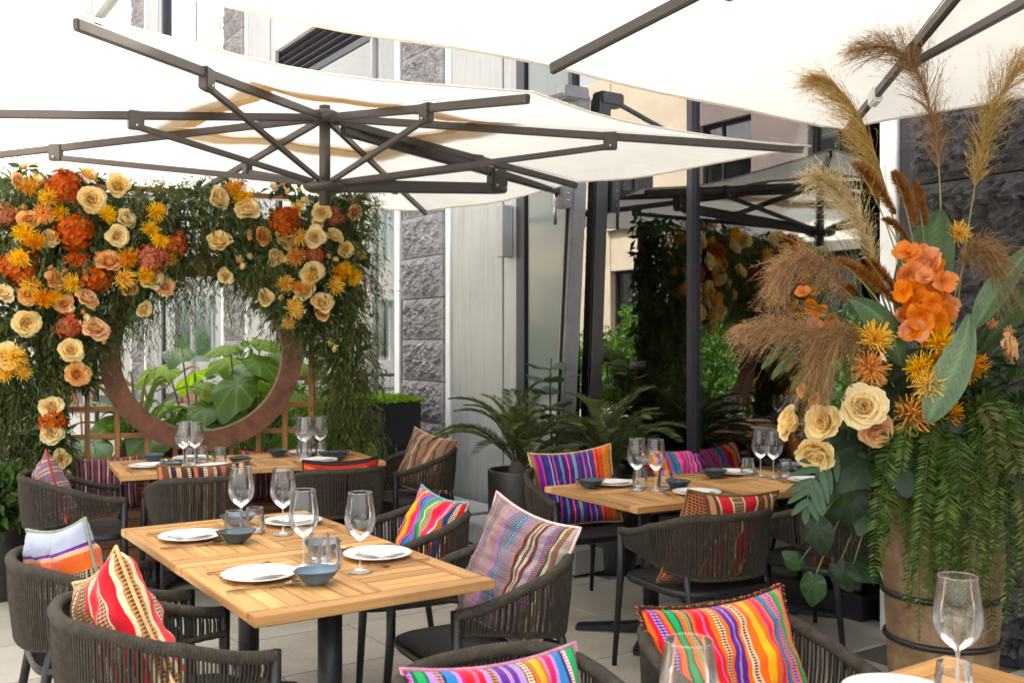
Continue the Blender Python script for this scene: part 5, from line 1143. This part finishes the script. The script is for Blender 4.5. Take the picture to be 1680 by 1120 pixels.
hang = [(1436, 960, -.30), (1452, 940, -.26), (1478, 800, -.3), (1500, 850, -.2), (1520, 940, -.3), (1535, 985, -.28), (1548, 900, -.32), (1562, 1000, -.26), (1578, 960, -.3), (1592, 1060, -.26), (1605, 900, -.3), (1618, 985, -.24), (1632, 930, -.28), (1648, 1010, -.2), (1662, 880, -.25), (1676, 960, -.2), (1690, 900, -.15), (1508, 1000, -.25), (1570, 820, -.34), (1625, 800, -.32), (1650, 790, -.28), (1460, 900, -.24), (1545, 1040, -.2), (1610, 1070, -.2)] + [(int(x_), int(y_), -.22 - .12 * rng.random()) for x_, y_ in zip(rng.uniform(1470, 1700, 22), rng.uniform(870, 1070, 22))]
for k, (x_, y_, d_) in enumerate(hang):
    yy = 3.9 + d_; ex, ez = (x_ - 840) / 1633 * yy - 1.684, 1.52 - (y_ - 560) / 1633 * yy
    sx = .25 * ex + rng.uniform(-.03, .03); top = 1.28 + rng.uniform(-.08, .16)
    fern([(sx, -.05, 1.05), (sx * 1.5 + .1 * ex, -.22, top), (ex * .98, d_ - .06, top - .08), (ex + rng.normal(0, .02), d_ - .03, (top + ez) / 2 - .05), (ex + rng.normal(0, .03), d_ + .0, ez)], fa, rng.uniform(.050, .070), 84, [(.10, .18, .02), (.13, .22, .03), (.17, .26, .04), (.08, .14, .02), (.17, .17, .04)][k % 5])
for pth in ([base, (.2, -.15, 1.5), (.35, -.15, 1.45), (.62, -.1, 1.22)], [base, (.2, -.2, 1.42), (.4, -.2, 1.38), (.6, -.15, 1.05)], [base, (-.2, -.3, 1.25), (-0.405,-0.300,1.432), (-0.583,-0.340,1.306)], [base, (-.15, -.3, 1.2), (-0.449,-0.300,1.344), (-0.524,-0.340,1.285)], [base, (.15, -.1, 1.45), (.3, -.05, 1.5), (.55, 0, 1.42)], [base, (.2, -.25, 1.35), (.34, -.28, 1.3), (.5, -.24, .95)]):
    fern(pth, fa, .055, 40, (.085, .16, .022), .3)
# ---- philodendron leaf with finger lobes, cut leaf and broad dark leaves
def lobed(path, lobes, Lmax, wl, col, name, nrm=(-.2, -1, .2), sweep=.5):
    pts = bez(path, 24); V, T_, C_ = [], [], []; off = 0
    for i in range(lobes):
        t = .12 + .86 * i / (lobes - 1); p = pts[int(t * 24)]; T = pts[min(int(t * 24) + 1, 24)] - pts[int(t * 24) - 1]; T /= np.linalg.norm(T); s = np.cross(T, nrm); s /= np.linalg.norm(s)
        L = Lmax * math.sin(math.pi * (.25 + .62 * t))
        for sg in ((-1, 1) if i < lobes - 1 else (0,)):
            d = s * sg + T * (sweep + .5 * t); d /= np.linalg.norm(d); sd = np.cross(d, nrm); sd /= np.linalg.norm(sd); up = np.cross(sd, d)
            rows = []
            for j in range(9):
                u = j / 8; w = wl * math.sin(math.pi * min(1, .14 + .84 * u)) ** .6; c_ = p + d * L * u + np.array([0, 0, -.16 * L * u * u])
                rows += [c_ - sd * w + up * w * .35, c_, c_ + sd * w + up * w * .35]
            b = off; V += rows; off += 27; C_ += [np.array(col) * (1.0 + .25 * (k % 3 == 1)) for k in range(27)]
            for j in range(8):
                for k in (0, 1): a = b + j * 3 + k; T_ += [(a, a + 1, a + 4, a + 3)]
    q = MB(); q.tube(pts, .003, 6); b = off; V += [np.array(x) for x in q.v]; C_ += [np.array(col) * 1.2] * len(q.v); T_ += [tuple(b + k for k in f) for f in q.f if len(f) == 4]
    return link(bpy.data.objects.new(name, np_mesh(name, V, T_, M['leaf_gloss'], np.clip(np.array(C_), 0, 1), True)), fa)
lobed([base, (-0.415,-0.200,1.384), (-0.580,-0.220,1.452), (-0.805,-0.240,1.520)], 9, .17, .016, (.075, .15, .05), 'lobed_leaf', (.1, -1, .55), .35)
lobed([(-0.460,-0.200,1.112), (-0.576,-0.280,1.077), (-0.615,-0.300,0.991), (-0.621,-0.300,0.903)], 7, .11, .014, (.045, .10, .055), 'cut_leaf', (-.2, -1, .1), .7)
def heart_mesh(col, seed, m, droop=.35, name='broad_leaf'):
    V, C_, F = [], [], []; nr, na = 8, 54
    for j in range(nr + 1):
        for i in range(na):
            a = 2 * math.pi * i / na; r_ = j / nr; R_ = .5 * (1 - .30 * math.cos(a)) * (1 - .38 * math.exp(-((a - 0) / .32) ** 2) - .38 * math.exp(-((a - 2 * math.pi) / .32) ** 2)) * (1 + .28 * math.exp(-((a - math.pi) / .3) ** 2))
            x = -math.cos(a) * R_ * r_ * 1.15; y = math.sin(a) * R_ * r_; vein = .5 + .5 * math.cos(a * 9)
            V.append((x + .1, y, -droop * max(0, x) ** 2 - .22 * abs(y) * abs(y) * 2 + .05 * abs(y) + .030 * vein ** 3 * r_ * (1 - r_ * .6) + .02 * math.sin(5 * a) * r_ ** 3)); C_.append(np.array(col) * (1 + .5 * (vein > .93) - .2 * (1 - vein) * r_))
    for j in range(nr):
        for i in range(na): F.append((j * na + i, j * na + (i + 1) % na, (j + 1) * na + (i + 1) % na, (j + 1) * na + i))
    return np_mesh(name, V, F, m, np.clip(np.array(C_), 0, 1), True)
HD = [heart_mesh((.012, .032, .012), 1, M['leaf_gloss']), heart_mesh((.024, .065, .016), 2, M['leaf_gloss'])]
def put_leaf(ms, parent, p, tipdir, up, size, name='broad_leaf', stem_from=None, sm=None):
    x = Vector(tipdir).normalized(); z = Vector(up); z = (z - x * z.dot(x)).normalized(); y = z.cross(x)
    Mx = Matrix((x, y, z)).transposed(); o = inst(name, ms, parent, p, Mx.to_euler(), size)
    if stem_from is not None:
        q = MB(); m_ = (Vector(p) + Vector(stem_from)) / 2 + Vector((0, 0, .12 * size)); q.tube(bez([stem_from, tuple(m_), p], 8), [.007 * size / .3 + .001] * 9, 6); q.build('leaf_stalk', sm or M['leafstalk'], parent)
    return o
M['leafstalk'] = plain('leaf_stalk', (.07, .11, .03), .5)
for p, td, up, sz, st in (((-0.377,-0.220,1.092), (-.6, -.3, -.6), (-.2, -1, .6), .26, base), ((-0.280,-0.260,1.119), (.1, -.4, -1), (0, -1, .3), .26, base), ((-0.415,-0.200,0.976), (-.7, -.2, -.7), (-.3, -1, .3), .24, base), ((-0.205,-0.240,1.229), (.2, -.4, -.8), (0, -1, .4), .24, base), ((-0.366,-0.220,0.889), (-.2, -.2, -1), (-.6, -1, .2), .22, base), ((-0.421,-0.150,1.153), (-.8, -.1, -.4), (-.3, -1, .6), .24, base),
                      ((-0.408,-0.180,0.689), (1, -.3, .05), (-.1, -.7, .8), .14, (-0.317,-0.180,0.973)), ((-0.452,-0.140,0.668), (-.3, -.2, -.9), (-.6, -1, .2), .12, (-0.340,-0.180,0.973)), ((-0.544,-0.140,0.622), (-.2, -.1, -1), (-.8, -1, .2), .13, (-0.408,-0.180,0.973)), ((-0.590,-0.100,0.671), (-.5, 0, .5), (-.4, -1, .4), .09, (-0.408,-0.180,0.973)), ((-0.098,-0.200,1.067), (.2, -.3, -1), (0, -1, .3), .26, base), ((-0.007,-0.200,1.203), (.5, -.3, -.8), (0, -1, .4), .26, base), ((-0.237,-0.150,1.382), (-.2, -.5, -.5), (0, -1, .6), .24, base), ((-0.099,-0.150,1.336), (.2, -.5, -.5), (0, -1, .6), .24, base), ((0.108,-0.100,1.055), (.6, -.2, -.8), (0.2, -1, .3), .26, base), ((-0.553,-0.200,0.840), (-.1, -.1, -1), (-.6, -1, .2), .14, (-0.408,-0.180,1.019))):
    big = sz > .2
    for rep in range(3 if big else 1):
        jp = tuple(Vector(p) + Vector((random.gauss(0, .05), random.uniform(-.03, .05), random.gauss(0, .05))) * (1 if rep else 0)); jt = tuple(Vector(td) + Vector((random.gauss(0, .35), random.gauss(0, .2), random.gauss(0, .3))))
        put_leaf(HD[(int(sz * 100) + rep) % 2], fa, jp, jt, up, sz * ((.62 if rep == 0 else .45) if big else .78), 'broad_leaf', st)
# dense dark filling that hides the stems
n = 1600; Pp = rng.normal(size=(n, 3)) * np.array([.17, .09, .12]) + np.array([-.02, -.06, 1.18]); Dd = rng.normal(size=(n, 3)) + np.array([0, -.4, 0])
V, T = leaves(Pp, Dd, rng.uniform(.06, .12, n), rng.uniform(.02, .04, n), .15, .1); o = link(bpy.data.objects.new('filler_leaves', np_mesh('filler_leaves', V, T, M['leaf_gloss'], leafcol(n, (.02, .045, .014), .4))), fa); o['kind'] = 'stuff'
sprigs = []
for k in range(8):
    a = rng.uniform(-2.6, -.5); sprigs.append([(.2 * math.cos(a), .2 * math.sin(a), .02), (.25 * math.cos(a), .25 * math.sin(a), .22), (.34 * math.cos(a), .34 * math.sin(a), .24 + .06 * rng.random()), (.42 * math.cos(a), .42 * math.sin(a), .14)])
fp = thing('fern_tuft', 'small bright fern tuft growing at the foot of the clay vase', 'fern', VP)
for s in sprigs: fern(s, fp, .05, 26, (.085, .16, .022), .15)
# ================================================================ POTTED CYCADS
def frond_mesh(seed, L=.72, nl=46, col=(.10, .125, .035)):
    r = np.random.default_rng(seed); pts = bez([(0, 0, 0), (.16 * L, 0, .40 * L), (.5 * L, 0, .72 * L), (.98 * L, r.uniform(-.05, .05), .52 * L)], 60)
    P, D, Ls, Cs = [], [], [], []
    for i in range(8, 60):
        t = i / 60; T = pts[min(i + 1, 60)] - pts[i - 1]; T /= np.linalg.norm(T); s = np.array([0, 1, 0]); up = np.cross(s, T) * -1
        l = .17 * L / .72 * math.sin(math.pi * (.10 + .86 * t)) ** .7
        for sg in (-1, 1): P.append(pts[i]); D.append(s * sg * .9 + T * .75 + np.array([0, 0, .45]) * .55 + r.normal(0, .05, 3)); Ls.append(l * r.uniform(.9, 1.08))
    V, T_ = leaves(P, D, np.array(Ls), np.full(len(P), .0125), .3, .08); nV = len(V); q = MB(); q.tube(pts[::3], list(np.linspace(.006, .002, len(pts[::3]))), 6)
    tri = [];  [tri.extend([(f[0], f[1], f[2]), (f[0], f[2], f[3])]) for f in q.f if len(f) == 4]
    return np_mesh('frond', np.concatenate([V, np.array(q.v)]), np.concatenate([T_, np.array(tri) + nV]), M['leaf_gloss'], np.concatenate([leafcol(len(P), col, .3), np.tile([[.08, .08, .03]], (len(q.v), 1))]))
FRS = [frond_mesh(1), frond_mesh(2, .66, 42, (.13, .16, .04)), frond_mesh(3, .6, 40, (.09, .12, .045))]
def pot(x, y, z, r_, h, label):
    o = thing('plant_pot', label, 'pot', (x, y, z)); q = MB(); q.lathe(dense([(.001, 0), (r_ * .86, 0), (r_ * .9, .02), (r_ * .98, h * .5), (r_, h - .012), (r_ * .99, h), (r_ * .92, h), (r_ * .90, h - .05), (r_ * .6, h - .055), (.001, h - .05)], 3), 36)
    q.build('body', M['potdark'], o); q = MB(); q.lathe([(.001, h - .05), (r_ * .5, h - .045), (r_ * .93, h - .052)], 24); q.build('soil', M['soil'], o)
M['potdark'] = plain('dark_pot', (.022, .018, .016), .45, 0, .2)
def cycad(x, y, z, n, label, seed, sc=1., skip=None):
    o = thing('cycad', label, 'cycad', (x, y, z)); r = np.random.default_rng(seed)
    q = MB(); q.lathe(dense([(.001, -.05), (.06, -.05), (.075, .03), (.05, .10), (.001, .12)], 3), 16); q.v = [(a * (1 + .12 * math.sin(40 * c + 5 * math.atan2(b, a))), b * (1 + .12 * math.sin(40 * c + 5 * math.atan2(b, a))), c) for a, b, c in q.v]; q.build('stem', M['bark'], o)
    for k in range(n):
        az = k * 2.39996 + r.normal(0, .15); lean = R(-38 + 62 * (k / n) ** .8 + r.normal(0, 5))
        e = (Matrix.Rotation(az, 4, 'Z') @ Matrix.Rotation(lean, 4, 'Y')).to_euler(); inst('frond', FRS[k % 3], o, (.03 * math.cos(az), .03 * math.sin(az), .07), e, sc * r.uniform(.85, 1.1))
pot(.05, 6.72, 0, .215, .66, 'round dark pot of the cycad before the grey wall panel'); cycad(.05, 6.72, .62, 27, 'cycad in the round pot before the grey wall panel, fronds drooping', 5, .80)
pot(.66, 6.62, 0, .18, .62, 'dark pot of the cycad standing beside the leaning parasol mast'); cycad(.66, 6.62, .6, 26, 'cycad standing against the dark glass beside the parasol mast', 9, .76)
# rubber plant behind the mast
rp = thing('rubber_plant', 'upright plant with round glossy grey green leaves behind the parasol mast', 'rubber plant', (.30, 7.12, .18))
q = MB(); st = bez([(0, 0, 0), (.02, 0, .4), (-.05, 0, .8), (-.02, .0, 1.22)], 14); q.tube(st, list(np.linspace(.012, .005, 15)), 8); q.build('stem', M['bark'], rp)
RL = heart_mesh((.085, .15, .11), 4, M['leaf_gloss'], .1)
for k in range(26):
    t = .30 + .7 * k / 26; p = st[int(t * 14)]; az = k * 2.4; d = Vector((math.cos(az), math.sin(az), .35)); put_leaf(RL, rp, tuple(Vector(p) + d * .06), d, (0, 0, 1), .15, 'round_leaf', tuple(p))
# ================================================================ BLACK PLANTER WITH MOSS
bp = thing('black_planter', 'tall tapered matt black planter before the stone pier, topped with moss', 'planter', tuple(BA(3.92, 8.08)), TH)
q = MB(); a, b, h = .30, .38, 1.0
q.add([(-a, -b * .9, 0), (a, -b * .9, 0), (a, b * .9, 0), (-a, b * .9, 0), (-a * 1.05, -b, h), (a * 1.05, -b, h), (a * 1.05, b, h), (-a * 1.05, b, h)], [(0, 3, 2, 1), (0, 1, 5, 4), (1, 2, 6, 5), (2, 3, 7, 6), (3, 0, 4, 7), (4, 5, 6, 7)]); q.build('box', M['blackpl'], bp, .008)
def moss(name, parent, x0, x1, y0, y1, z, n, col=(.25, .42, .03), L=.06, hill=.03):
    P = np.stack([rng.uniform(x0, x1, n), rng.uniform(y0, y1, n), np.full(n, z)], 1); P[:, 2] += hill * np.abs(np.sin(P[:, 0] * 9) * np.cos(P[:, 1] * 11)) - .01
    D = rng.normal(size=(n, 3)) * np.array([.9, .9, .4]) + np.array([0, 0, .75]); V, T_ = leaves(P, D, L * rng.uniform(.5, 1.3, n), L * .22, .2, .2)
    o = link(bpy.data.objects.new(name, np_mesh(name, V, T_, M['moss'], leafcol(n, col, .4))), parent); o['kind'] = 'stuff'
moss('moss', bp, -.33, .33, -.41, .41, 1.0, 5000)
# ================================================================ BIG-LEAVED PLANTS BEHIND THE ARCH
ac, as_ = math.cos(AT), math.sin(AT)
def AW(u, d, z=0): return Vector((-2.16 + u * ac - d * as_, 6.95 + u * as_ + d * ac, z))      # d metres behind the arch
tg = thing('planter_trough', 'long black trough planter behind the trellis, full of big green leaves', 'planter', tuple(AW(.0, .42)), AT)
q = MB(); q.box((0, 0, .26), (2.5, .55, .52)); q.build('box', M['blackpl'], tg, .01)
q = MB(); q.box((0, 0, .525), (2.42, .48, .02)); q.build('soil', M['soil'], tg)
EL = [heart_mesh((.17, .30, .03), 5, M['leaf_bright'], .5), heart_mesh((.085, .17, .025), 6, M['leaf_gloss'], .5), heart_mesh((.26, .40, .03), 7, M['leaf_bright'], .4)]
def elephant(u, d, label, specs):
    o = thing('elephant_ear_plant', label, 'plant', tuple(AW(u, d, .52)), AT)
    for (x, y, z, tx_, ty_, tz_, sz, k) in specs: put_leaf(EL[k], o, (x, y, z), (tx_, ty_, tz_), (0, -.45, 1), sz * .74, 'leaf_blade', (x * .15, 0, 0))
elephant(.34, .40, 'plant with very large arrow shaped leaves behind the right of the rusty ring', [(-.05, -.05, .70, -.4, -.6, -.5, .42, 1), (.08, .0, .86, .7, -.5, -.3, .40, 0), (-.25, .05, .52, -.9, -.3, -.3, .44, 1), (.12, .08, .98, .5, .2, .1, .34, 2), (-.1, .1, .95, -.6, .3, 0, .32, 2), (.3, -.02, .62, .8, -.4, -.3, .38, 0), (.0, -.12, .46, .2, -.9, -.5, .40, 1), (.42, .05, .80, .9, -.1, -.1, .30, 2)])
elephant(-.18, .42, 'plant with broad low dark leaves behind the bottom of the rusty ring', [(-.1, -.1, .36, -.5, -.8, -.3, .44, 1), (.15, -.08, .40, .6, -.7, -.3, .46, 1), (-.3, .02, .44, -.9, -.2, -.1, .40, 0), (.0, .1, .52, .1, .8, .1, .36, 2), (.32, .05, .46, .9, -.2, -.1, .40, 1)])
elephant(-.72, .40, 'plant with broad leaves behind the left squares of the trellis', [(0, -.1, .30, -.2, -.9, -.4, .42, 1), (-.25, -.05, .42, -.8, -.5, -.3, .4, 1), (.22, -.06, .18, .6, -.7, -.3, .40, 1), (.05, .1, .55, .3, .4, 0, .34, 1), (-.2, -.1, .05, -.4, -.9, -.3, .40, 1)])
elephant(.86, .36, 'plant with bright leaves behind the right squares of the trellis', [(0, -.12, .45, .2, -.9, -.4, .38, 0), (-.2, -.08, .28, -.6, -.7, -.3, .36, 0), (.2, -.06, .30, .7, -.6, -.3, .40, 2), (.0, .08, .75, -.2, .4, .2, .34, 2), (.1, -.12, .05, .3, -.9, -.5, .38, 0), (-.15, -.1, .60, -.5, -.6, -.2, .3, 2)])
for u_, d_, lab_ in ((.55, .75, 'plant with bright translucent leaves rising behind the ring'), (.05, .8, 'plant with pale green leaves far behind the ring')):
    elephant(u_, d_, lab_, [(r_ * math.cos(a_), r_ * .6 * math.sin(a_), h_, math.cos(a_), math.sin(a_) - .4, -.25, s_, k_2) for a_, r_, h_, s_, k_2 in [(j * 2.4, rng.uniform(.1, .35), rng.uniform(.45, .95), rng.uniform(.3, .42), (2, 0, 2, 1)[j % 4]) for j in range(9)]])
mo = thing('moss_clump', 'bright green cushion of small leaves inside the bottom of the ring', 'ground cover', tuple(AW(-.28, .45, .5)), AT); moss('leaves', mo, -.3, .25, -.15, .2, .40, 2600, (.16, .30, .02), .05, .06); q = MB(); q.lathe([(.001, 0), (.28, .0), (.3, .2), (.2, .36), (.001, .4)], 16); q.build('mound', M['soil'], mo)
gp = thing('strap_leaf_plant', 'clump of arching strap shaped leaves inside the left of the ring', 'plant', tuple(AW(-.42, .40, .5)), AT)
its = []
for k in range(26):
    a = k * 2.4; L = rng.uniform(.5, .95); r_ = rng.uniform(.15, .5); its.append(([(0, 0, 0), (.05 * math.cos(a), .05 * math.sin(a), L * .6), (r_ * .6 * math.cos(a), r_ * .5 * math.sin(a), L * 1.1), (r_ * 1.2 * math.cos(a), r_ * math.sin(a), L * .75)], rng.uniform(.8, 1.3)))
blades('strap_leaf', its, .013, (.12, .20, .05), gp)
# ================================================================ SHRUBS
def shrub(x, y, z, rx, ry, h, label, n, col, L=.10, group='shrubs across the courtyard', nm='shrub'):
    o = thing(nm, label, 'shrub', (x, y, z), 0, group); r = rng
    ns = 7
    for k in range(ns):
        a = k * 2.4; q = MB(); q.tube([(0, 0, 0), (rx * .25 * math.cos(a), ry * .25 * math.sin(a), h * .4), (rx * .6 * math.cos(a), ry * .6 * math.sin(a), h * .8)], [.02, .014, .005], 6); q.build('branch', M['bark'], o)
    cl = 26; cc_ = r.normal(size=(cl, 3)); cc_ = unit(cc_) * (r.uniform(.45, 1, (cl, 1))) * np.array([rx, ry, h * .5]) + np.array([0, 0, h * .55]); cc_[:, 2] = np.maximum(cc_[:, 2], .08)
    pick = r.integers(0, cl, n); P = cc_[pick] + r.normal(size=(n, 3)) * np.array([rx, ry, h * .5]) * .22; P[:, 2] = np.maximum(P[:, 2], .03)
    D = unit(P - np.array([0, 0, h * .4])) + r.normal(0, .6, (n, 3)); V, T_ = leaves(P, D, L * r.uniform(.6, 1.3, n), L * .45, .2, .25)
    br = r.uniform(.65, 1.35, cl)[pick]; c = leafcol(n, col, .3) * np.repeat(br, 5)[:, None]
    f = link(bpy.data.objects.new('foliage', np_mesh('foliage', V, T_, M['leaf'], np.clip(c, 0, 1))), o); f['kind'] = 'stuff'
for k in range(10):
    p = BA(-6.0 + .3 * (k % 2), 7.2 + 1.9 * k); shrub(p.x, p.y, 0, 1.05, .8, 1.55 + .25 * (k % 3), 'leafy green shrub before the beige building across the courtyard', 5000, (.10, .22, .03), .13)
# leafy bush by the left end chair, in a black pot
p = (-3.08, 5.9); pot(p[0], p[1], 0, .2, .42, 'black pot at the left foot of the floral arch'); shrub(p[0], p[1], .4, .2, .2, .32, 'leafy green bush in the black pot at the foot of the arch', 1400, (.07, .13, .02), .10, None)
# bright bush seen beside the right leg of the arch
p = BA(3.4, 9.6); shrub(p.x, p.y, 0, .5, .5, 1.25, 'sunlit yellow green bush behind the right leg of the arch', 2600, (.14, .26, .02), .11, None)
# ================================================================ TERRACE DECK AND BISTRO CHAIRS BEYOND THE ARCH
dk = MB(); dk.box((0, 0, .15), (6.5, 7, .3)); deck = dk.build('terrace', M['tile']); tag(deck, kind='structure'); deck.location = BA(1.0, 14.6); deck.rotation_euler = (0, 0, TH)
M['cane'] = plain('cane', (.20, .085, .05), .5, 0, .2, 60); M['weave'] = plain('cane_weave', (.30, .16, .09), .7, 0, .4, 90)
def bistro():
    o = thing('bistro_chair', 'x', 'chair')
    arcp = [(.23 * math.cos(t), -.02 - .25 * math.sin(t) * .9, .68 + .24 * math.sin(t) ** 1.2) for t in np.linspace(0, math.pi, 20)]
    q = MB(); q.tube([(.23, .2, .45)] + [(.24, .16, .62)] + arcp + [(-.24, .16, .62), (-.23, .2, .45)], .014, 8); q.build('back_hoop', M['cane'], o)
    q = MB(); q.tube([(.15 * math.cos(t), -.19 - .05 * math.sin(t), .46 + .40 * math.sin(t)) for t in np.linspace(0, math.pi, 16)], .011, 8); q.build('inner_hoop', M['cane'], o)
    q = MB(); q.grid(lambda u, v: ((u - .5) * .26, -.20 - .05 * math.sin(math.pi * u), .48 + v * .34 * math.sin(math.pi * (.15 + .7 * u))), 10, 6); q.build('back_panel', M['weave'], o)
    q = MB(); q.lathe([(.001, .44), (.2, .44), (.215, .455), (.2, .47), (.001, .465)], 24); q.build('seat', M['weave'], o)
    for sx in (-1, 1):
        for sy in (-1, 1): q = MB(); q.tube([(sx * .2, sy * .19, 0), (sx * .17, sy * .16, .45)], .013, 8); q.build('leg', M['cane'], o)
    return o
B0 = bistro()
def bplace(u, d, rot, label, fst=[True]):
    c = B0 if fst[0] else copy_tree(B0); fst[0] = False; c.location = AW(u, d, .3); c.rotation_euler = (0, 0, R(rot)); c['label'] = label; c['group'] = 'bistro chairs on the raised terrace beyond the arch'
bplace(-1.05, 5.6, 10, 'red brown cane bistro chair to the left of the black cafe table'); bplace(-.35, 6.3, -70, 'red brown cane bistro chair turned sideways beyond the ring'); bplace(.15, 5.2, 150, 'red brown cane bistro chair just behind the big leaves'); bplace(-1.75, 6.2, 200, 'red brown cane bistro chair behind the strap leaved plant')
ct = thing('cafe_table', 'small black cafe table on the raised terrace seen through the ring', 'table', tuple(AW(-.75, 6.2, .3)), 0)
q = MB(); q.lathe([(.001, .72), (.33, .72), (.34, .735), (.33, .75), (.001, .75)], 28); q.build('tabletop', M['black'], ct)
q = MB(); q.lathe([(.22, 0), (.22, .02), (.03, .05), (.025, .72)], 14); q.build('pedestal', M['black'], ct)
